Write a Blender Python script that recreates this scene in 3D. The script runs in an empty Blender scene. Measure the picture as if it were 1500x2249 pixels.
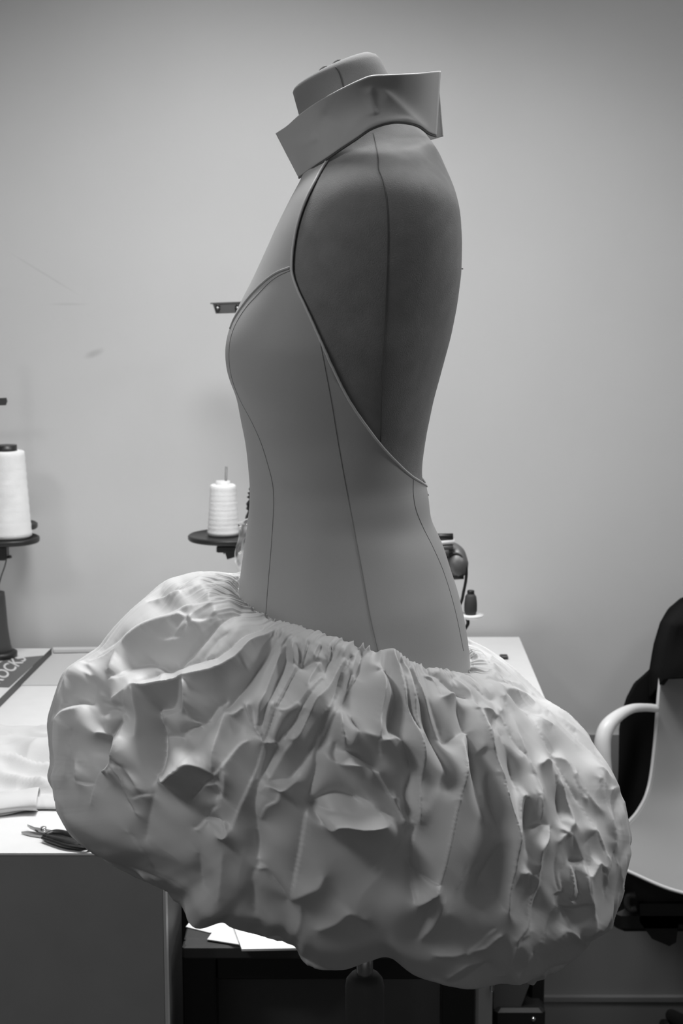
import bpy, math, random
import numpy as np
from mathutils import Vector, Matrix
from mathutils.bvhtree import BVHTree

random.seed(7)
rng = np.random.default_rng(7)
C = bpy.context.scene.collection
SC = bpy.context.scene

# ------------------------------------------------------------------ camera
PITCH = math.radians(8.5)
EYE = 1.55
F = 2249 * 50.0 / 36.0
cam_d = bpy.data.cameras.new('camera')
cam_d.lens = 50; cam_d.sensor_fit = 'VERTICAL'; cam_d.sensor_height = 36; cam_d.sensor_width = 24
cam = bpy.data.objects.new('camera', cam_d); C.objects.link(cam)
cam.location = (0, 0, EYE); cam.rotation_euler = (math.radians(90) - PITCH, 0, 0)
cam_d.clip_start = 0.05; cam_d.clip_end = 50
cam_d.dof.use_dof = True; cam_d.dof.focus_distance = 1.42; cam_d.dof.aperture_fstop = 13.0
SC.camera = cam

# ------------------------------------------------------------------ light
SC.view_settings.view_transform = 'Standard'
SC.view_settings.look = 'None'
SC.view_settings.gamma = 1.0
SC.view_settings.use_curve_mapping = False
SC.view_settings.exposure = 0.0
w = bpy.data.worlds.new('world'); SC.world = w; w.use_nodes = True
w.node_tree.nodes['Background'].inputs[0].default_value = (1, 1, 1, 1)
w.node_tree.nodes['Background'].inputs[1].default_value = 0.12

def area(name, loc, size, power, aim, sy=None, spread=180):
    d = bpy.data.lights.new(name, 'AREA'); d.energy = power
    d.shape = 'RECTANGLE'; d.size = size; d.size_y = sy or size; d.spread = math.radians(spread)
    o = bpy.data.objects.new(name, d); C.objects.link(o)
    o.location = loc
    o.rotation_euler = (Vector(aim) - Vector(loc)).to_track_quat('-Z', 'Y').to_euler()
    return o
area('ceiling_light', (-0.12, 1.98, 2.66), 0.7, 16, (-0.14, 1.96, 0), 0.4, 122)
area('ceiling_light', (0.60, 1.98, 2.66), 0.6, 6, (0.55, 1.98, 0), 0.4, 126)

area('ceiling_light', (-1.30, 0.45, 2.60), 0.5, 6.3, (-0.2, 1.2, 0.5), 0.3, 140)
area('ceiling_light', (1.55, 1.60, 2.55), 0.45, 2.8, (0.2, 1.6, 1.2), 0.3, 90)
# ------------------------------------------------------------------ helpers
cp, sp_ = math.cos(PITCH), math.sin(PITCH)
def ray(px, py):
    u = (px - 750.0) / F; v = (1124.5 - py) / F
    return np.array([u, cp + v * sp_, -sp_ + v * cp])
def P(px, py, Y):
    d = ray(px, py); k = Y / d[1]
    return np.array([d[0] * k, Y, EYE + d[2] * k])
def PZ(px, py, z):
    d = ray(px, py); k = (z - EYE) / d[2]
    return np.array([d[0] * k, d[1] * k, z])
def proj(p):
    p = np.asarray(p, float)
    x = p[..., 0]; y = p[..., 1]; z = p[..., 2] - EYE
    f = y * cp - z * sp_; u = y * sp_ + z * cp
    return 750 + F * x / f, 1124.5 - F * u / f

def mat(name, g, rough=0.6, metal=0.0, bump=0.0, bscale=200, var=0.0, vscale=5, trans=0.0, sheen=0.0, spec=0.5):
    m = bpy.data.materials.new(name); m.use_nodes = True
    nt = m.node_tree; b = nt.nodes['Principled BSDF']
    b.inputs['Base Color'].default_value = (g, g, g, 1)
    b.inputs['Roughness'].default_value = rough; b.inputs['Metallic'].default_value = metal
    b.inputs['Specular IOR Level'].default_value = spec
    if trans: b.inputs['Transmission Weight'].default_value = trans
    if sheen: b.inputs['Sheen Weight'].default_value = sheen
    tc = nt.nodes.new('ShaderNodeTexCoord')
    if var:
        n = nt.nodes.new('ShaderNodeTexNoise'); n.inputs['Scale'].default_value = vscale; n.inputs['Detail'].default_value = 6
        nt.links.new(tc.outputs['Object'], n.inputs['Vector'])
        r = nt.nodes.new('ShaderNodeMapRange'); r.inputs[1].default_value = .3; r.inputs[2].default_value = .7
        r.inputs[3].default_value = g * (1 - var); r.inputs[4].default_value = min(1, g * (1 + var))
        nt.links.new(n.outputs['Fac'], r.inputs[0]); nt.links.new(r.outputs[0], b.inputs['Base Color'])
    if bump:
        n = nt.nodes.new('ShaderNodeTexNoise'); n.inputs['Scale'].default_value = bscale; n.inputs['Detail'].default_value = 4
        nt.links.new(tc.outputs['Object'], n.inputs['Vector'])
        bp = nt.nodes.new('ShaderNodeBump'); bp.inputs['Strength'].default_value = bump; bp.inputs['Distance'].default_value = 0.001
        nt.links.new(n.outputs['Fac'], bp.inputs['Height']); nt.links.new(bp.outputs[0], b.inputs['Normal'])
    return m

M = {
 'wall': mat('wall_paint', .64, .9, bump=.15, bscale=150, var=.03, vscale=2.5, spec=.2),
 'floor': mat('floor_vinyl', .035, .6, var=.15, vscale=8),
 'ceil': mat('ceiling_paint', .7, .9),
 'base': mat('skirting_paint', .22, .5, bump=.05),
 'linen': mat('form_linen', .235, .95, bump=.5, bscale=900, var=.08, vscale=60, spec=.1, sheen=.15),
 'cap': mat('neck_linen', .26, .9, bump=.3, bscale=900, spec=.1),
 'satin': mat('bodice_cotton', .44, .62, bump=.12, bscale=1500, spec=.35),
 'taffeta': mat('skirt_taffeta', .66, .5, bump=.06, bscale=900, spec=.5),
 'thread': mat('dark_seam', .09, .8),
 'bodice_thread': mat('bodice_seam', .24, .8),
 'binding': mat('edge_binding', .62, .6),
 'white_top': mat('white_laminate', .70, .45, var=.02, vscale=30),
 'grey_panel': mat('grey_panel', .27, .6, var=.05, vscale=12, bump=.1),
 'edge': mat('pale_edge_band', .5, .5, bump=.05),
 'black': mat('black_metal', .012, .45, bump=.05),
 'black_plastic': mat('black_plastic', .015, .4, bump=.05),
 'dark': mat('dark_steel', .05, .5, bump=.05),
 'mid': mat('mid_grey_steel', .14, .4, metal=.4, bump=.05),
 'chrome': mat('chrome', .75, .15, metal=1.0, bump=.02),
 'yarn': mat('white_yarn', .85, .8, bump=.6, bscale=500, var=.06, vscale=30),
 'core': mat('pale_core', .75, .5),
 'paper': mat('white_paper', .74, .8, bump=.05),
 'cloth': mat('white_cotton_cloth', .56, .85, bump=.3, bscale=800),
 'shell': mat('moulded_white_plastic', .34, .35, bump=.03),
 'jacket': mat('black_wool', .010, .95, bump=.5, bscale=700, spec=.1),
 'card': mat('pale_card', .62, .6, var=.05, vscale=20),
 'print': mat('dark_print', .12, .5, var=.05, vscale=20),
 'ink': mat('white_ink', .6, .6),
 'blade': mat('scissor_steel', .35, .25, metal=.9),
 'sleeve': mat('grey_pole_sleeve', .10, .55, bump=.1),
}
def glass_mat():
    m = mat('clear_plastic_film', .95, .12)
    b = m.node_tree.nodes['Principled BSDF']
    b.inputs['Transmission Weight'].default_value = .9; b.inputs['IOR'].default_value = 1.15
    return m
M['film'] = glass_mat()

def link(name, me, m, parent=None, smooth=True):
    o = bpy.data.objects.new(name, me); C.objects.link(o)
    if m is not None: me.materials.append(m)
    if smooth: me.polygons.foreach_set('use_smooth', [True] * len(me.polygons))
    if parent is not None:
        o.parent = parent
        o.matrix_parent_inverse = Matrix.Translation(parent.location).inverted() if parent.rotation_euler.z == 0 else parent.matrix_basis.inverted()
    me.update()
    return o
def mesh_of(v, f):
    me = bpy.data.meshes.new('m'); me.from_pydata([tuple(map(float, a)) for a in v], [], [tuple(map(int, a)) for a in f]); me.update()
    return me
def obj(name, vf, m, parent=None, smooth=True):
    return link(name, mesh_of(*vf), m, parent, smooth)
def tag(o, label, cat, group=None, kind=None):
    if label: o['label'] = label
    if cat: o['category'] = cat
    if group: o['group'] = group
    if kind: o['kind'] = kind
    return o
def thing(name, label, cat, loc=(0, 0, 0), group=None):
    o = bpy.data.objects.new(name, None); C.objects.link(o); o.location = tuple(map(float, loc)); o.empty_display_size = .05
    bpy.context.view_layer.update()
    return tag(o, label, cat, group)
def struct(name, vf, m):
    o = obj(name, vf, m, None, False); o['kind'] = 'structure'; return o

def join(*vfs):
    V = []; Fc = []
    for v, f in vfs:
        n = len(V); V += [tuple(a) for a in v]; Fc += [tuple(i + n for i in q) for q in f]
    return V, Fc
def box(x0, x1, y0, y1, z0, z1, b=0.0):
    """box with bevelled vertical and horizontal edges"""
    if b <= 0:
        v = [(x, y, z) for z in (z0, z1) for y in (y0, y1) for x in (x0, x1)]
        f = [(0, 2, 3, 1), (4, 5, 7, 6), (0, 1, 5, 4), (2, 6, 7, 3), (0, 4, 6, 2), (1, 3, 7, 5)]
        return v, f
    rings = []
    for z, i in ((z0, b), (z0 + b, 0), (z1 - b, 0), (z1, b)):
        rr = []
        for (cx, sx, cy, sy) in ((x0, 1, y0, 1), (x1, -1, y0, 1), (x1, -1, y1, -1), (x0, 1, y1, -1)):
            a = (cx + sx * (i + b), cy + sy * i, z); c2 = (cx + sx * i, cy + sy * (i + b), z)
            rr += [c2, a] if (sx * sy > 0) else [a, c2]
        rings.append(rr)
    v = [p for r in rings for p in r]; f = []
    for k in range(3):
        for j in range(8):
            f.append((k * 8 + j, k * 8 + (j + 1) % 8, (k + 1) * 8 + (j + 1) % 8, (k + 1) * 8 + j))
    f.append(tuple(range(7, -1, -1))); f.append(tuple(range(24, 32)))
    return v, f
def obox(c, ax, ay, az):
    """oriented box: centre and three half-axis vectors"""
    c, ax, ay, az = map(lambda q: np.array(q, float), (c, ax, ay, az))
    v = [c + sx * ax + sy * ay + sz * az for sz in (-1, 1) for sy in (-1, 1) for sx in (-1, 1)]
    return v, box(0, 1, 0, 1, 0, 1)[1]
def lathe(prof, cx, cy, n=40, caps=True):
    v = []; f = []
    for r, z in prof:
        for k in range(n):
            a = 2 * math.pi * k / n; v.append((cx + r * math.cos(a), cy + r * math.sin(a), z))
    for i in range(len(prof) - 1):
        for k in range(n):
            f.append((i * n + k, i * n + (k + 1) % n, (i + 1) * n + (k + 1) % n, (i + 1) * n + k))
    if caps:
        f.append(tuple(range(n - 1, -1, -1))); f.append(tuple(range((len(prof) - 1) * n, len(prof) * n)))
    return v, f
def catmull(pts, n):
    pts = np.array(pts, float); k = len(pts)
    d = np.r_[0, np.cumsum(np.linalg.norm(np.diff(pts, axis=0), axis=1))]
    t = np.linspace(0, d[-1], n)
    ext = np.vstack([2 * pts[0] - pts[1], pts, 2 * pts[-1] - pts[-2]])
    out = []
    for tt in t:
        i = min(max(np.searchsorted(d, tt, side='right') - 1, 0), k - 2)
        s = (tt - d[i]) / max(d[i + 1] - d[i], 1e-9)
        p0, p1, p2, p3 = ext[i], ext[i + 1], ext[i + 2], ext[i + 3]
        out.append(.5 * ((2 * p1) + (-p0 + p2) * s + (2 * p0 - 5 * p1 + 4 * p2 - p3) * s * s + (-p0 + 3 * p1 - 3 * p2 + p3) * s ** 3))
    return np.array(out)
def tube(pts, r, n=8, m=None, smooth=True, sy=1.0):
    """sweep along points; r a number or one per point"""
    pts = np.array(pts, float)
    if smooth and len(pts) > 2: 
        k = m or max(12, len(pts) * 6)
        rr = np.interp(np.linspace(0, 1, k), np.linspace(0, 1, len(pts)), r) if hasattr(r, '__len__') else np.full(k, r)
        pts = catmull(pts, k)
    else:
        rr = np.array(r, float) if hasattr(r, '__len__') else np.full(len(pts), r)
    T = np.gradient(pts, axis=0); T /= np.linalg.norm(T, axis=1)[:, None] + 1e-12
    ref = np.array([0, 0, 1.0]) if abs(T[0][2]) < .9 else np.array([1.0, 0, 0])
    v = []; N = ref - T[0] * ref.dot(T[0]); N /= np.linalg.norm(N)
    for i in range(len(pts)):
        N = N - T[i] * N.dot(T[i]); N /= np.linalg.norm(N) + 1e-12; B = np.cross(T[i], N)
        for k in range(n):
            a = 2 * math.pi * k / n; v.append(pts[i] + rr[i] * (math.cos(a) * N * sy + math.sin(a) * B))
    f = []
    for i in range(len(pts) - 1):
        for k in range(n):
            f.append((i * n + k, i * n + (k + 1) % n, (i + 1) * n + (k + 1) % n, (i + 1) * n + k))
    f.append(tuple(range(n - 1, -1, -1))); f.append(tuple(range((len(pts) - 1) * n, len(pts) * n)))
    return v, f
def grid_faces(nr, nc, closed=False):
    f = []
    for i in range(nr - 1):
        for j in range(nc if closed else nc - 1):
            a = i * nc + j; b = i * nc + (j + 1) % nc
            f.append((a, b, b + nc, a + nc))
    return f
def sheet(G, th):
    """give a grid (nr,nc,3) a real thickness along its normals"""
    G = np.array(G, float); nr, nc = G.shape[:2]
    du = np.gradient(G, axis=0); dv = np.gradient(G, axis=1); n = np.cross(du, dv); n /= np.linalg.norm(n, axis=2)[..., None] + 1e-12
    A = (G + n * th / 2).reshape(-1, 3); B = (G - n * th / 2).reshape(-1, 3)
    f = grid_faces(nr, nc); k = nr * nc
    f2 = [tuple(reversed([i + k for i in q])) for q in f]
    rim = [i for i in range(nc)] + [i * nc + nc - 1 for i in range(1, nr)] + [(nr - 1) * nc + j for j in range(nc - 2, -1, -1)] + [i * nc for i in range(nr - 2, 0, -1)]
    s = [(rim[i], rim[(i + 1) % len(rim)], rim[(i + 1) % len(rim)] + k, rim[i] + k) for i in range(len(rim))]
    s = [tuple(reversed(q)) for q in s]
    return np.vstack([A, B]), f + f2 + s
def prism(pts, up):
    """solid from a closed outline of 3-D points, thickened by vector up"""
    pts = [np.array(p, float) for p in pts]; n = len(pts); up = np.array(up, float)
    v = pts + [p + up for p in pts]
    f = [tuple(range(n - 1, -1, -1)), tuple(range(n, 2 * n))] + [(i, (i + 1) % n, (i + 1) % n + n, i + n) for i in range(n)]
    return v, f
def ss(x, a, b):
    t = np.clip((x - a) / (b - a), 0, 1); return t * t * (3 - 2 * t)
_perm = rng.random(65536)
def vnoise(x, y, z=0.0, seed=0):
    x = np.asarray(x, float); y = np.asarray(y, float) + 0 * x; z = np.asarray(z, float) + 0 * x
    xi = np.floor(x).astype(int); yi = np.floor(y).astype(int); zi = np.floor(z).astype(int)
    u = x - xi; v = y - yi; w_ = z - zi
    u = u * u * (3 - 2 * u); v = v * v * (3 - 2 * v); w_ = w_ * w_ * (3 - 2 * w_)
    def h(a, b, c): return _perm[(a * 73856093 ^ b * 19349663 ^ c * 83492791 ^ seed * 2654435) & 65535]
    r = 0
    for a in (0, 1):
        for b in (0, 1):
            for c in (0, 1):
                r = r + h(xi + a, yi + b, zi + c) * (u if a else 1 - u) * (v if b else 1 - v) * (w_ if c else 1 - w_)
    return r * 2 - 1

# ------------------------------------------------------------------ the room
WY = 2.86
def stains(m, spots):
    """old rub marks on the wall paint: (centre, half length x, half length z, tilt, strength)"""
    nt = m.node_tree; b = nt.nodes['Principled BSDF']; src = b.inputs['Base Color'].links[0].from_socket
    tc = nt.nodes.new('ShaderNodeTexCoord'); nz = nt.nodes.new('ShaderNodeTexNoise'); nz.inputs['Scale'].default_value = 14; nz.inputs['Detail'].default_value = 5
    nt.links.new(tc.outputs['Object'], nz.inputs['Vector'])
    for c, rx, rz, a, k in spots:
        mp = nt.nodes.new('ShaderNodeMapping'); mp.vector_type = 'TEXTURE'
        mp.inputs['Location'].default_value = (c[0], c[1], c[2]); mp.inputs['Rotation'].default_value = (0, a, 0); mp.inputs['Scale'].default_value = (rx, 1, rz)
        nt.links.new(tc.outputs['Object'], mp.inputs['Vector'])
        ln = nt.nodes.new('ShaderNodeVectorMath'); ln.operation = 'LENGTH'; nt.links.new(mp.outputs[0], ln.inputs[0])
        ad = nt.nodes.new('ShaderNodeMath'); ad.operation = 'MULTIPLY_ADD'; nt.links.new(nz.outputs['Fac'], ad.inputs[0]); ad.inputs[1].default_value = 1.1; nt.links.new(ln.outputs['Value'], ad.inputs[2])
        mr = nt.nodes.new('ShaderNodeMapRange'); mr.interpolation_type = 'SMOOTHSTEP'; mr.inputs[1].default_value = .7; mr.inputs[2].default_value = 1.6; mr.inputs[3].default_value = 1 - k; mr.inputs[4].default_value = 1
        nt.links.new(ad.outputs[0], mr.inputs[0])
        mu = nt.nodes.new('ShaderNodeVectorMath'); mu.operation = 'SCALE'; nt.links.new(src, mu.inputs[0]); nt.links.new(mr.outputs[0], mu.inputs['Scale']); src = mu.outputs[0]
    nt.links.new(src, b.inputs['Base Color'])
stains(M['wall'], [(P(208, 776, WY), .026, .010, -.35, .2), (P(95, 600, WY), .09, .003, .55, .10), (P(150, 668, WY), .05, .003, 0, .10)])

struct('wall_back', box(-2.6, 2.6, WY, WY + .1, 0, 2.8), M['wall'])
struct('floor', box(-2.6, 2.6, -1.2, WY + .1, -.05, 0), M['floor'])
struct('ceiling', box(-2.6, 2.6, -1.2, WY + .1, 2.8, 2.85), M['ceil'])
struct('wall_left', box(-2.7, -2.6, -1.2, WY + .1, 0, 2.8), M['wall'])
struct('wall_right', box(2.6, 2.7, -1.2, WY + .1, 0, 2.8), M['wall'])
struct('baseboard_back', join(box(-2.6, 2.6, WY - .014, WY, 0, .075), box(-2.6, 2.6, WY - .018, WY, .07, .08)), M['base'])

struct('added_panel_1', box(-2.6, 2.6, WY - .006, WY, .08, .655), mat('lower_wall_dark', .26, .8, bump=.1))  # added panel; the lower wall's darkness is put into its colour
# ------------------------------------------------------------------ the dress form's body shape
Y0 = 1.50
LROWS = [(225, 655), (250, 658), (300, 662), (345, 664), (385, 668), (440, 640), (500, 610), (560, 583), (610, 560), (650, 539), (690, 519), (730, 504), (765, 498), (800, 500), (830, 507), (867, 523), (923, 533), (970, 542), (1017, 547), (1063, 551), (1110, 550), (1157, 544), (1203, 538), (1250, 531), (1297, 526), (1340, 530), (1400, 530), (1500, 535), (1600, 560), (1700, 600)]
RROWS = [(225, 880), (250, 905), (295, 940), (330, 967), (380, 987), (420, 1001), (470, 1012), (530, 1016), (600, 1015), (671, 1006), (737, 993), (811, 973), (877, 955), (947, 941), (1017, 931), (1054, 931), (1066, 935), (1085, 939), (1110, 941), (1143, 945), (1170, 960), (1203, 974), (1250, 988), (1287, 1001), (1343, 1015), (1404, 1025), (1474, 1031), (1550, 1030), (1600, 1020), (1700, 980)]
WROWS = [(225, .046), (260, .052), (290, .060), (310, .068), (330, .080), (350, .096), (370, .114), (390, .131), (410, .143), (435, .151), (470, .156), (520, .158), (600, .156), (700, .151), (760, .150), (850, .140), (950, .125), (1060, .115), (1130, .118), (1200, .130), (1300, .150), (1400, .162), (1480, .167), (1560, .168), (1700, .15)]
def cint(rows, y):
    a = np.array(rows, float); n = 400
    # smooth interpolation: linear then box blur
    yy = np.linspace(a[0, 0], a[-1, 0], n); xx = np.interp(yy, a[:, 0], a[:, 1])
    k = 9; pad = np.r_[np.full(k, xx[0]) - (np.arange(k, 0, -1)) * (xx[1] - xx[0]), xx, np.full(k, xx[-1]) + np.arange(1, k + 1) * (xx[-1] - xx[-2])]
    ker = np.hanning(2 * k + 1); ker /= ker.sum(); xx = np.convolve(pad, ker, 'same')[k:-k]
    return np.interp(y, yy, xx)
def body(yrow, th, off=0.0):
    """surface point for row (photo row on the mid plane) and angle; th=0 front (left), pi/2 camera side, pi back"""
    yrow = np.asarray(yrow, float); th = np.asarray(th, float)
    xl = cint(LROWS, yrow); xr = cint(RROWS, yrow); W = cint(WROWS, yrow)
    v = (1124.5 - yrow) / F; k = Y0 / (cp + v * sp_); z = EYE + (-sp_ + v * cp) * k
    XL = (xl - 750) / F * k; XR = (xr - 750) / F * k
    cx = (XL + XR) / 2; a = (XR - XL) / 2 + off; Wd = W + off
    n = 2.0 + .5 * ss(yrow, 360, 460) - .2 * ss(yrow, 900, 1000)
    c = np.cos(th); s = np.sin(th); e = 2 / n
    X = cx - a * np.sign(c) * np.abs(c) ** e
    Yv = Y0 - Wd * np.sign(s) * np.abs(s) ** e
    return np.stack([X, Yv, z + 0 * X], -1)

form = thing('dress_form', 'linen covered tailor\'s dress form on a chrome pole, wearing the white dress', 'dress form', (.026, Y0, 0))
rows = np.linspace(225, 1700, 150); ths = np.linspace(0, 2 * np.pi, 129)[:-1]
G = body(rows[:, None] + 0 * ths[None], ths[None] + 0 * rows[:, None], -.0025)
vb = G.reshape(-1, 3); fb = grid_faces(150, 128, True) + [tuple(range(127, -1, -1)), tuple(range(149 * 128, 150 * 128))]
torso = obj('torso', (vb, fb), M['linen'], form)
bvh_body = BVHTree.FromPolygons([tuple(p) for p in vb], [tuple(q) for q in fb])

def onto(bvh, pts, lift=0.0005, n=None):
    """carry a line drawn over the photo onto the real surface"""
    out = []
    pp = catmull(pts, n or max(8, len(pts) * 8))
    for x, y in pp:
        d = Vector(ray(x, y)).normalized()
        h = bvh.ray_cast(Vector((0, 0, EYE)), d)
        if h[0] is not None:
            out.append(np.array(h[0]) - np.array(d) * lift)
    return np.array(out)

# neck block: leaning column with rounded slanting top
def neck():
    # oval sections from inside the chest up to the slanting top
    secs = [((668, 300), (915, 262), .050), ((657, 255), (885, 215), .049), ((648, 222), (862, 180), .050), ((643, 204), (845, 150), .051), ((645, 197), (836, 131), .050), ((652, 190), (826, 121), .046), ((665, 183), (812, 117), .038), ((700, 167), (780, 133), .018)]
    v = []; n = 48
    for (lx, ly), (rx, ry), wd in secs:
        a = P(lx, ly, Y0); b = P(rx, ry, Y0); c = (a + b) / 2; h = (b - a) / 2
        for k in range(n):
            t = 2 * math.pi * k / n
            v.append(c - h * math.cos(t) + np.array([0, -wd * math.sin(t), 0]))
    f = grid_faces(len(secs), n, True) + [tuple(range(n - 1, -1, -1)), tuple(range((len(secs) - 1) * n, len(secs) * n))]
    return v, f
nk = neck()
obj('neck', nk, M['cap'], form)
bvh_neck = BVHTree.FromPolygons([tuple(p) for p in nk[0]], nk[1])
p = onto(bvh_neck, [(737, 147), (745, 160), (752, 182), (757, 205)], .0004)
if len(p) > 2: obj('neck_seam', tube(p, .0007, 6, smooth=False), M['thread'], form)
for cx_, cy_ in ((712, 154), (741, 140)):
    q = P(cx_, cy_, Y0 - .004); a = np.linspace(0, 2 * np.pi, 17)
    s = 9 / F * Y0
    ring = [q + s * np.array([math.cos(t) * .95, 0.25 * math.cos(t), math.sin(t) * .62 + .42 * math.cos(t)]) for t in a]
    o = obj('fixing_loop', tube(ring, .0016, 8, smooth=False), M['cap'], form)
# side seam and shoulder seam of the form
for pts in ([(820, 292), (826, 320), (831, 350), (832, 372), (842, 400), (850, 450), (852, 520), (850, 600), (846, 700), (841, 800), (838, 900), (836, 980)],):
    p = onto(bvh_body, pts, .0003); obj('side_seam', tube(p, .0006, 6, smooth=False), M['thread'], form)
# pin at the back
pb = P(1012, 591, Y0); obj('pin', tube([pb + np.array([-.004, 0, 0]), pb + np.array([.0025, 0, .0003])], .0006, 6, smooth=False), M['dark'], form)
# stand
px_, py_ = .026, Y0
obj('pole', lathe([(.0095, .60), (.0095, 1.0)], px_, py_, 24), M['chrome'], form)
zt = P(798, 2140, Y0)[2]
obj('pole_sleeve', lathe([(.022, .16), (.022, zt - .014), (.0205, zt - .006), (.016, zt), (.0105, zt + .001)], px_, py_, 40), M['sleeve'], form)
kb = obj('clamp_knob', tube([(px_ + .02, py_, zt - .085), (px_ + .034, py_, zt - .085)], .007, 12, smooth=False), M['black_plastic'], form)
obj('hub', lathe([(.03, .08), (.045, .10), (.045, .14), (.022, .17)], px_, py_, 32), M['black'], form)
for k in range(5):
    a = 2 * math.pi * k / 5 + .3
    e = np.array([px_ + .27 * math.cos(a), py_ + .27 * math.sin(a), .062])
    lg = obj('leg', tube([(px_ + .03 * math.cos(a), py_ + .03 * math.sin(a), .12), (px_ + .15 * math.cos(a), py_ + .15 * math.sin(a), .10), e], [.016, .014, .011], 10), M['black'], form)
    cs = tube([e + np.array([-.012 * math.sin(a), .012 * math.cos(a), -.032]), e + np.array([.012 * math.sin(a), -.012 * math.cos(a), -.032])], .029, 20, smooth=False)
    ca = bpy.data.objects.new('caster', mesh_of(*cs)); C.objects.link(ca); ca.data.materials.append(M['black_plastic']); ca.parent = lg
    ca.matrix_parent_inverse = lg.matrix_world.inverted() if False else Matrix.Identity(4)
    ca.parent = lg
    ca.matrix_parent_inverse = Matrix.Translation((0, 0, 0))

# ------------------------------------------------------------------ the dress
dress = thing('dress', 'white couture mini dress with open back, stand collar and gathered bubble skirt, on the form', 'dress', (.0, Y0, .75))
EDGE = [(728, 300), (726, 320), (720, 347), (705, 372), (690, 400), (676, 428), (662, 462), (652, 495), (645, 530), (641, 565), (641, 600), (652, 635), (672, 678), (700, 740), (730, 808), (762, 872), (800, 930), (840, 982), (880, 1024), (905, 1046), (922, 1057), (936, 1066)]
ey = catmull(EDGE, 300)
def edge_x(y): return np.interp(y, ey[:, 1], ey[:, 0])
brow = np.r_[np.linspace(318, 1075, 168), np.linspace(1080, 1600, 60)]
NC = 181
BG = np.zeros((len(brow), NC, 3))
tt = np.linspace(0, np.pi, 1500)
for i, yr in enumerate(brow):
    pts = body(np.full_like(tt, yr), tt, .0005)
    sx_, sy_ = proj(pts)
    if yr > 1070: te = np.pi
    else:
        d = sx_ - edge_x(sy_)
        idx = np.where(d > 0)[0]; te = tt[idx[0]] if len(idx) else np.pi
        if yr > 1063: te = te + (np.pi - te) * (yr - 1063) / 7
    th = np.linspace(-te, te, NC)
    BG[i] = body(np.full(NC, yr), th, .0005)
bodice = link('bodice', mesh_of(BG.reshape(-1, 3), grid_faces(len(brow), NC)), M['satin'], dress)
sol = bodice.modifiers.new('thickness', 'SOLIDIFY'); sol.thickness = .0016; sol.offset = -1
fc0 = bodice.data.polygons[len(bodice.data.polygons) // 2]
if fc0.normal.dot(fc0.center - Vector((0, Y0, fc0.center.z))) < 0: bodice.data.flip_normals()
bodice.data.flip_normals() if False else None
bvh_bod = BVHTree.FromPolygons([tuple(p) for p in BG.reshape(-1, 3)], grid_faces(len(brow), NC))
ei = [i for i in range(len(brow)) if brow[i] <= 1070]
for col, nm in ((NC - 1, 'armhole_binding'), (0, 'armhole_binding')):
    obj(nm, tube(BG[ei, col], .0013, 8, smooth=False), M['binding'], bodice)
SEAMS = [
 [(638, 594), (612, 606), (590, 622), (565, 648), (543, 672), (524, 700), (511, 728), (504, 760), (504, 800), (512, 840), (528, 880), (545, 912), (560, 942), (574, 975), (588, 1020), (598, 1060), (601, 1100), (599, 1150), (594, 1220), (588, 1290), (583, 1358)],
 [(703, 752), (714, 810), (727, 880), (741, 965), (757, 1055), (777, 1160), (797, 1265), (814, 1360), (834, 1446)],
 [(908, 1052), (908, 1085), (914, 1120), (930, 1160), (950, 1200), (972, 1250), (990, 1305), (1004, 1360), (1018, 1430)],
]
for s in SEAMS:
    p = onto(bvh_bod, s, .0002); 
    if len(p) > 3: obj('seam', tube(p, .0004, 6, smooth=False), M['bodice_thread'], bodice)
p = onto(bvh_bod, [(636, 588), (610, 598), (585, 615), (556, 643), (533, 672), (515, 700), (506, 722)], .0012)
obj('seam_fold', tube(p - np.array([0, -.0012, 0]), .0016, 8, smooth=False), M['satin'], bodice)
hk = P(938, 1085, Y0); obj('hook', tube([hk, hk + np.array([.001, -.001, -.0015])], .0012, 6, smooth=False), M['dark'], bodice)

# collar
def collar():
    bot = [(657, 388, 0), (670, 380, -.040), (690, 366, -.070), (720, 346, -.088), (752, 324, -.092), (785, 302, -.092), (815, 282, -.090), (850, 270, -.086), (882, 268, -.076), (915, 275, -.060), (940, 291, -.036), (957, 297, -.010)]
    top = [(607, 292, 0), (632, 276, -.026), (660, 251, -.050), (700, 222, -.070), (745, 197, -.084), (785, 178, -.096), (815, 167, -.100), (850, 165, -.098), (885, 163, -.090), (920, 161, -.072), (946, 158, -.045), (966, 156, -.012)]
    B = catmull(bot, 90); T = catmull(top, 90)
    n = 44; G = np.zeros((n, 90, 3))
    for i in range(n):
        t = i / (n - 1)
        # the panel waists in slightly between hem and top edge
        for j in range(90):
            a = B[j] * (1 - t) + T[j] * t
            G[i, j] = P(a[0], a[1], Y0 + a[2] + .010 * math.sin(math.pi * t) * math.sin(math.pi * j / 89) ** .7)
    return G
CG = collar()
sx_, sy_ = proj(CG)
CUR = [([(817, 186), (815, 205), (820, 235), (826, 256)], .0035, 8, 16), ([(826, 188), (850, 208), (875, 230), (900, 254), (925, 276), (945, 291)], .0045, 10, 26),
       ([(700, 245), (735, 265), (770, 290)], -.002, 25, 25), ([(630, 312), (665, 318), (705, 300)], .003, 14, 10), ([(785, 292), (815, 276), (850, 266), (890, 264), (915, 271)], .003, 7, 7), ([(760, 310), (715, 342), (675, 370)], .002, 8, 8)]
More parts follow.
